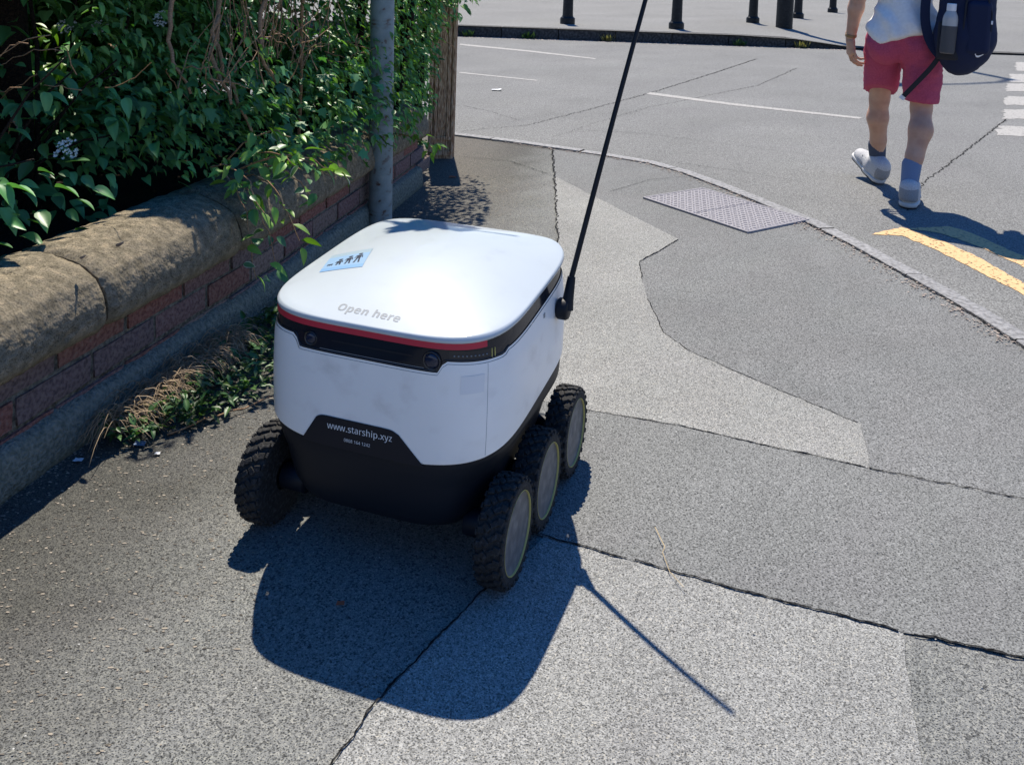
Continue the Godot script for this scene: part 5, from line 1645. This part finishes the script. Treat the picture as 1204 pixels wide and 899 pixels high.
func shoe(o: Node3D, t: Transform3D) -> void:  # heel at the origin, toe towards -z
	var m := MB.new()
	body_mesh(m, [cap(Vector3(0, 0.050, -0.035), Vector3(0, 0.046, -0.10), 0.040, 0.042), cap(Vector3(0, 0.046, -0.10), Vector3(0, 0.038, -0.225), 0.042, 0.036), cap(Vector3(0, 0.092, -0.032), Vector3(0, 0.092, -0.085), 0.045, 0.045), cap(Vector3(0, 0.070, -0.10), Vector3(0, 0.05, -0.19), 0.032, 0.034)], 0.02, 0.007, [Vector4(0, -1, 0, -0.022)])
	var up := obj("trainer", m.done(), M.shoe, o)
	up.transform = t
	m = MB.new()
	body_mesh(m, [cap(Vector3(0, 0.026, -0.036), Vector3(0, 0.026, -0.10), 0.043, 0.042), cap(Vector3(0, 0.026, -0.10), Vector3(0, 0.030, -0.232), 0.042, 0.041)], 0.02, 0.007, [Vector4(0, -1, 0, -0.006), Vector4(0, 1, 0, 0.030)])
	obj("midsole", m.done(), M.sole, up)
	m = MB.new()
	body_mesh(m, [cap(Vector3(0, 0.010, -0.038), Vector3(0, 0.010, -0.10), 0.041, 0.040), cap(Vector3(0, 0.010, -0.10), Vector3(0, 0.014, -0.232), 0.040, 0.039)], 0.02, 0.007, [Vector4(0, -1, 0, 0.0), Vector4(0, 1, 0, 0.007)])
	obj("outsole", m.done(), M.sole_dark, up)
	m = MB.new()
	body_mesh(m, [cap(Vector3(0, 0.06, -0.030), Vector3(0, 0.085, -0.034), 0.047, 0.0475)], 0.01, 0.007, [Vector4(0, 0, -1, 0.020), Vector4(0, 1, 0, 0.105), Vector4(0, -1, 0, -0.036)])
	obj("heel_counter", m.done(), M.shoe_grey, up)
	for s in [-1.0, 1.0]:
		for k in 3:
			m = MB.new()
			var path := PackedVector3Array()
			for j in 5: path.append(Vector3(s * (0.0425 - 0.012 * j / 4.0), 0.040 + 0.045 * j / 4.0 - 0.004 * k, -0.085 - 0.030 * k - 0.022 * j / 4.0))
			m.tube(path, [0.004, 0.004, 0.004, 0.004, 0.003], 5)
			obj("side_stripe", m.done(), M.shoe_grey, up)
	m = MB.new()
	for k in 5: m.tube(PackedVector3Array([Vector3(-0.018, 0.092 - 0.007 * k, -0.115 - 0.016 * k), Vector3(0, 0.102 - 0.008 * k, -0.118 - 0.016 * k), Vector3(0.018, 0.092 - 0.007 * k, -0.115 - 0.016 * k)]), [0.003, 0.003, 0.003], 5)
	obj("laces", m.done(), M.sole, up)

func build_backpack(at: Vector3, turn: float) -> void:
	var o := thing("backpack", "navy blue backpack hanging from the walking person's right shoulder, mesh side pocket facing back", "backpack", at, turn)
	var m := MB.new()
	body_mesh(m, [rbox(Vector3(0.265, 1.04, 0.195), Vector3(0.130, 0.22, 0.085), 0.08), ell(Vector3(0.262, 0.89, 0.195), Vector3(0.137, 0.165, 0.098)), ell(Vector3(0.245, 0.80, 0.19), Vector3(0.075, 0.09, 0.075))], 0.05, 0.012)
	for j in m.v.size():
		var p := m.v[j]
		m.v[j] = p + (p - Vector3(0.26, 1.0, 0.19)).normalized() * (0.004 * n2(p.x, p.y, 12.0) + 0.003 * n2(p.x + 3.0, p.y * 0.4, 24.0))
	obj("bag", m.done(), M.navy, o)
	m = MB.new()   # front pocket
	body_mesh(m, [rbox(Vector3(0.315, 0.955, 0.270), Vector3(0.060, 0.135, 0.030), 0.028)], 0.02, 0.010)
	obj("front_pocket", m.done(), M.navy, o)
	m = MB.new()   # zips
	m.tube(PackedVector3Array([Vector3(0.262, 1.16, 0.287), Vector3(0.255, 1.05, 0.293), Vector3(0.250, 0.94, 0.291), Vector3(0.248, 0.86, 0.283)]), [0.005, 0.005, 0.005, 0.004], 6)
	obj("zip", m.done(), M.strap, o)
	m = MB.new()
	m.tube(PackedVector3Array([Vector3(0.352, 1.10, 0.288), Vector3(0.372, 1.03, 0.287), Vector3(0.374, 0.94, 0.282)]), [0.004, 0.004, 0.004], 6)
	obj("zip", m.done(), M.strap, o)
	m = MB.new()
	m.bevel_box(Vector3(0.374, 0.985, 0.297), Vector3(0.008, 0.018, 0.004), 0.001)
	obj("zip_pull", m.done(), M.bottle_top, o)
	m = MB.new()   # mesh pocket
	body_mesh(m, [rbox(Vector3(0.188, 0.885, 0.277), Vector3(0.052, 0.098, 0.012), 0.011)], 0.01, 0.008)
	obj("mesh_pocket", m.done(), M.strap, o)
	m = MB.new()   # curved tick on the pocket
	var tick := [Vector2(-0.018, 0.004), Vector2(-0.012, -0.009), Vector2(-0.004, -0.010), Vector2(0.006, -0.004), Vector2(0.026, 0.011), Vector2(0.006, 0.001), Vector2(-0.004, -0.002), Vector2(-0.010, -0.002), Vector2(-0.013, 0.001), Vector2(-0.014, 0.006)]
	var t := Geometry2D.triangulate_polygon(PackedVector2Array(tick))
	for q in tick: m.p(Vector3(0.330 + q.x * 1.15, 0.822 + q.y * 1.15, 0.292 - 0.25 * q.x + 0.25 * q.y))
	for k in range(0, t.size(), 3): m.tri(t[k], t[k + 1], t[k + 2])
	obj("emblem", m.done(), M.label, o)
	# straps: one over the shoulder, one hanging loose
	for s in [[[Vector3(0.19, 1.30, 0.13), Vector3(0.165, 1.47, 0.03), Vector3(0.150, 1.43, -0.09), Vector3(0.155, 1.25, -0.155), Vector3(0.19, 1.05, -0.10), Vector3(0.23, 0.88, 0.07)], 0.026], [[Vector3(0.20, 1.28, 0.14), Vector3(0.115, 1.25, 0.19), Vector3(0.078, 1.12, 0.205), Vector3(0.073, 1.01, 0.205), Vector3(0.088, 0.92, 0.205), Vector3(0.118, 0.85, 0.205), Vector3(0.165, 0.79, 0.205)], 0.023], [[Vector3(0.155, 0.80, 0.21), Vector3(0.118, 0.735, 0.205), Vector3(0.06, 0.655, 0.185), Vector3(0.000, 0.575, 0.165)], 0.012]]:
		m = MB.new()
		var pts: Array = s[0]
		var curve := Curve3D.new()
		for k in pts.size():
			var tan: Vector3 = (pts[mini(k + 1, pts.size() - 1)] - pts[maxi(k - 1, 0)]) / 6.0
			curve.add_point(pts[k], -tan, tan)
		var baked := curve.tessellate_even_length(5, 0.02)
		var rows := []
		for k in baked.size():
			var d := (baked[mini(k + 1, baked.size() - 1)] - baked[maxi(k - 1, 0)]).normalized()
			var outv := Vector3(0, 0, 1) if absf(d.z) < 0.8 else Vector3(0, 1, 0)
			var w := d.cross(outv).normalized() * float(s[1])
			var nn := w.normalized().cross(d) * 0.004
			rows.append(PackedVector3Array([baked[k] - w - nn, baked[k] + w - nn, baked[k] + w + nn, baked[k] - w + nn]))
		m.grid(rows, true)
		m.fan(rows[-1], baked[baked.size() - 1])
		obj("strap", m.done(), M.navy if s[1] > 0.02 else M.strap, o)
	m = MB.new()
	m.bevel_box(Vector3(-0.006, 0.566, 0.163), Vector3(0.026, 0.022, 0.008), 0.002, Basis(Vector3.BACK, -0.65))
	obj("strap_end", m.done(), M.bottle_top, o)
	# the bottle in the side pocket
	var bt := thing("water_bottle", "grey water bottle with white cap in the backpack's side pocket", "bottle", at, turn)
	m = MB.new()
	m.lathe([Vector2(0, 0), Vector2(0.030, 0), Vector2(0.034, 0.004), Vector2(0.035, 0.02), Vector2(0.035, 0.17), Vector2(0.032, 0.188), Vector2(0.024, 0.206), Vector2(0.021, 0.214)], Vector3(0.184, 0.822, 0.305), Basis(Vector3.BACK, -0.03), 28)
	obj("bottle", m.done(), M.bottle, bt)
	var net := plain(0.03, 0.03, 0.035, 0.9)
	net.albedo_color.a = 0.62; net.transparency = BaseMaterial3D.TRANSPARENCY_ALPHA
	m = MB.new()
	m.lathe([Vector2(0.0365, 0.0), Vector2(0.0375, 0.06), Vector2(0.0375, 0.13), Vector2(0.0365, 0.138)], Vector3(0.184, 0.822, 0.305), Basis(Vector3.BACK, -0.03), 28)
	obj("net_pocket", m.done(), net, o)
	m = MB.new()
	m.lathe([Vector2(0.0215, 0.212), Vector2(0.0225, 0.216), Vector2(0.0225, 0.245), Vector2(0.020, 0.249), Vector2(0, 0.249)], Vector3(0.184, 0.822, 0.305), Basis(Vector3.BACK, -0.03), 28)
	obj("cap", m.done(), M.bottle_top, bt)

# ------------------------------------------------------------------ street furniture
func build_street() -> void:
	# the painted steel post by the hedge
	var p := thing("steel_post", "grey steel post with flaking paint standing by the hedge behind the robot", "post", Vector3(-0.553, 0, -3.962), 0.0)
	var m := MB.new()
	m.lathe([Vector2(0.0515, -0.05), Vector2(0.0515, 1.2), Vector2(0.0515, 3.1), Vector2(0.047, 3.125), Vector2(0.0, 3.13)], Vector3.ZERO, Basis(Vector3.FORWARD, -0.012), 40)
	obj("shaft", m.done(), M.pole, p)
	for y in [0.47, 0.66]:
		m = MB.new()
		var prof := [Vector2(0.0516, y - 0.004), Vector2(0.0532, y - 0.003), Vector2(0.0532, y + 0.003), Vector2(0.0516, y + 0.004)]
		m.lathe(prof, Vector3.ZERO, Basis(Vector3.FORWARD, -0.012), 40)
		obj("weld_seam", m.done(), M.pole, p)
	# timber gatepost with a sunk panel at the hedge's end
	var g := thing("timber_post", "weathered square timber gatepost with a sunk panel at the end of the hedge", "post", Vector3(-0.415, 0, -5.50), 0.10)
	m = MB.new()
	m.bevel_box(Vector3(0, 0.56, 0), Vector3(0.150, 1.14, 0.15), 0.006)
	obj("core", m.done(), M.wood, g)
	for q in [[-0.066, 0.58, 0.022, 1.08], [-0.036, 0.62, 0.018, 1.0], [0.040, 0.62, 0.020, 1.0], [0.067, 0.58, 0.020, 1.08]]:
		m = MB.new()
		m.bevel_box(Vector3(q[0], q[1], 0.081), Vector3(q[2], q[3], 0.013), 0.003)
		obj("moulding", m.done(), M.wood, g)
	for q in [[0.0, 0.035, 0.118, 0.03], [0.0, 0.125, 0.118, 0.022]]:
		m = MB.new()
		m.bevel_box(Vector3(q[0], q[1], 0.0815), Vector3(q[2], q[3], 0.011), 0.003)
		obj("moulding", m.done(), M.wood, g)
	m = MB.new()
	m.bevel_box(Vector3(0.003, 0.55, 0.0795), Vector3(0.050, 0.72, 0.007), 0.002)
	obj("plank", m.done(), M.wood, g)
	for q in [-0.05, 0.0, 0.05]:
		m = MB.new()
		m.bevel_box(Vector3(0.079, 0.56, q), Vector3(0.010, 1.1, 0.040), 0.003)
		obj("moulding", m.done(), M.wood, g)
	# bollards across the road
	var b := make_bollard("black cast bollard across the road, seen left of the robot's antenna")
	b.position = Vector3(0.954, far_height(0.95, -15.96), -15.963)
	var spots := [[2.787, -15.60, "scuffed black cast bollard across the road, just right of the robot's antenna"], [4.814, -18.40, "black cast bollard across the road, left of the thick black lamp column"], [6.419, -20.68, "black cast bollard across the road, just behind the thick black lamp column"], [8.492, -24.41, "farthest small black bollard, beside the walking person's left arm"]]
	for s in spots:
		var c: Node3D = b.duplicate()
		c.name = numbered("bollard", self)
		add_child(c, true)
		c.position = Vector3(s[0], far_height(s[0], s[1]), s[1])
		c.set_meta("label", s[2])
	# lamp column, its lantern far above the frame
	var l := thing("lamp_column", "thick black lamp column across the road whose long shadow crosses the carriageway", "lamp column", Vector3(5.216, far_height(5.2, -17.6), -17.619))
	m = MB.new()
	m.lathe([Vector2(0.158, -0.05), Vector2(0.155, 1.15), Vector2(0.145, 1.22), Vector2(0.10, 1.30), Vector2(0.095, 4.0), Vector2(0.06, 11.0), Vector2(0.05, 11.05), Vector2(0, 11.06)], Vector3.ZERO, Basis.IDENTITY, 28)
	obj("shaft", m.done(), M.iron, l)
	m = MB.new()
	m.tube(PackedVector3Array([Vector3(0, 10.9, 0), Vector3(-0.3, 11.3, 0.1), Vector3(-0.9, 11.5, 0.3), Vector3(-1.5, 11.52, 0.5)]), [0.045, 0.04, 0.035, 0.035], 10)
	obj("arm", m.done(), M.iron, l)
	m = MB.new()
	m.bevel_box(Vector3(-1.75, 11.5, 0.58), Vector3(0.6, 0.12, 0.26), 0.04, Basis(Vector3.UP, 0.32))
	obj("lantern", m.done(), M.iron, l)
	# inspection cover in the pavement
	var cv := thing("service_cover", "grey rectangular studded service cover set in the pavement beside the kerb", "service cover", Vector3(1.076, 0.0, -4.472), 0.0)
	var u := (Vector3(1.105, 0, -4.064) - Vector3(0.723, 0, -4.612)).normalized()
	var fr := Basis(u, Vector3.UP, u.cross(Vector3.UP))
	for k in 2:
		m = MB.new()
		m.bevel_box(fr * Vector3(-0.168 + 0.336 * k, 0.002, 0), Vector3(0.332, 0.016, 0.415), 0.002, fr)
		obj("plate", m.done(), M.cover, cv)
	m = MB.new()
	for i in 26:
		for j in 16:
			var q := fr * Vector3(-0.318 + 0.0254 * i, 0.0112, -0.19 + 0.0254 * j)
			m.bevel_box(q, Vector3(0.017, 0.0030, 0.008), 0.0012, fr * Basis(Vector3.UP, 0.785 if (i + j) % 2 == 0 else -0.785))
	var st := obj("studs", m.done(), M.cover, cv)
	st.set_meta("kind", "stuff")
	m = MB.new()
	for q in [[0, 0.214, 0.69, 0.010], [0, -0.214, 0.69, 0.010]]: m.box(fr * Vector3(q[0], 0.0045, q[1]), Vector3(q[2], 0.012, q[3]), fr)
	for q in [-0.342, 0.342]: m.box(fr * Vector3(q, 0.0045, 0), Vector3(0.010, 0.012, 0.415), fr)
	obj("frame", m.done(), M.cover, cv)

func make_bollard(label: String) -> Node3D:
	var b := thing("bollard", label, "bollard", Vector3.ZERO, 0.0, "bollards across the road")
	var m := MB.new()
	m.lathe([Vector2(0.100, 0.12), Vector2(0.092, 0.16), Vector2(0.080, 0.82), Vector2(0.092, 0.85), Vector2(0.092, 0.89), Vector2(0.075, 0.91)], Vector3.ZERO, Basis.IDENTITY, 24)
	obj("shaft", m.done(), M.iron, b)
	m = MB.new()
	m.lathe([Vector2(0.130, -0.05), Vector2(0.130, 0.095), Vector2(0.122, 0.108), Vector2(0.102, 0.125)], Vector3.ZERO, Basis.IDENTITY, 24)
	obj("base", m.done(), M.iron, b)
	m = MB.new()
	m.lathe([Vector2(0.075, 0.905), Vector2(0.085, 0.94), Vector2(0.070, 0.985), Vector2(0.035, 1.01), Vector2(0, 1.015)], Vector3.ZERO, Basis.IDENTITY, 24)
	obj("cap", m.done(), M.iron, b)
	return b

# ------------------------------------------------------------------ the whole
func _ready() -> void:
	var eye := Vector3(0, 1.1829, 0)
	var cam := Camera3D.new()
	cam.name = "camera"
	add_child(cam)
	# the photograph is the lower part of a wider frame, so the lens is shifted down
	var near := 0.05
	cam.set_frustum(near * 899.0 / 1080.0, Vector2(0, -near * 400.0 / 1080.0), near, 900.0)
	cam.position = eye
	cam.rotation = Vector3(-0.086, 0, 0.034)
	cam.current = true

	var e := deg_to_rad(SUN_ELEVATION); var a := deg_to_rad(SUN_AZIMUTH)
	sun_up = Vector3(-sin(a) * cos(e), sin(e), -cos(a) * cos(e))
	var sun := DirectionalLight3D.new()
	sun.name = "sun"
	sun.light_energy = 1.5
	sun.light_color = Color(1.0, 0.962, 0.90)
	sun.light_angular_distance = 0.5
	sun.shadow_enabled = true
	add_child(sun)
	sun.look_at_from_position(Vector3.ZERO, -sun_up)
	var sky := ProceduralSkyMaterial.new()
	sky.sky_top_color = Color(0.06, 0.35, 0.65)
	sky.sky_horizon_color = Color(0.78, 0.85, 0.89)
	sky.sky_curve = 0.13
	sky.ground_bottom_color = Color(0.30, 0.31, 0.32)
	sky.ground_horizon_color = Color(0.46, 0.52, 0.58)
	sky.sun_angle_max = 12.0
	sky.sun_curve = 0.10
	var env := Environment.new()
	env.background_mode = Environment.BG_SKY
	env.sky = Sky.new()
	env.sky.sky_material = sky
	env.tonemap_mode = Environment.TONE_MAPPER_LINEAR
	env.tonemap_exposure = 1.5
	env.sdfgi_enabled = true; env.ssao_enabled = true; env.ssil_enabled = true
	var we := WorldEnvironment.new()
	we.name = "environment"
	we.environment = env
	add_child(we)

	rng.seed = 20240611
	noise.noise_type = FastNoiseLite.TYPE_SIMPLEX_SMOOTH
	noise.frequency = 1.0
	noise.seed = 7
	make_materials()
	build_ground()
	build_wall()
	build_plants(eye)
	build_street()
	build_robot()
	build_person()
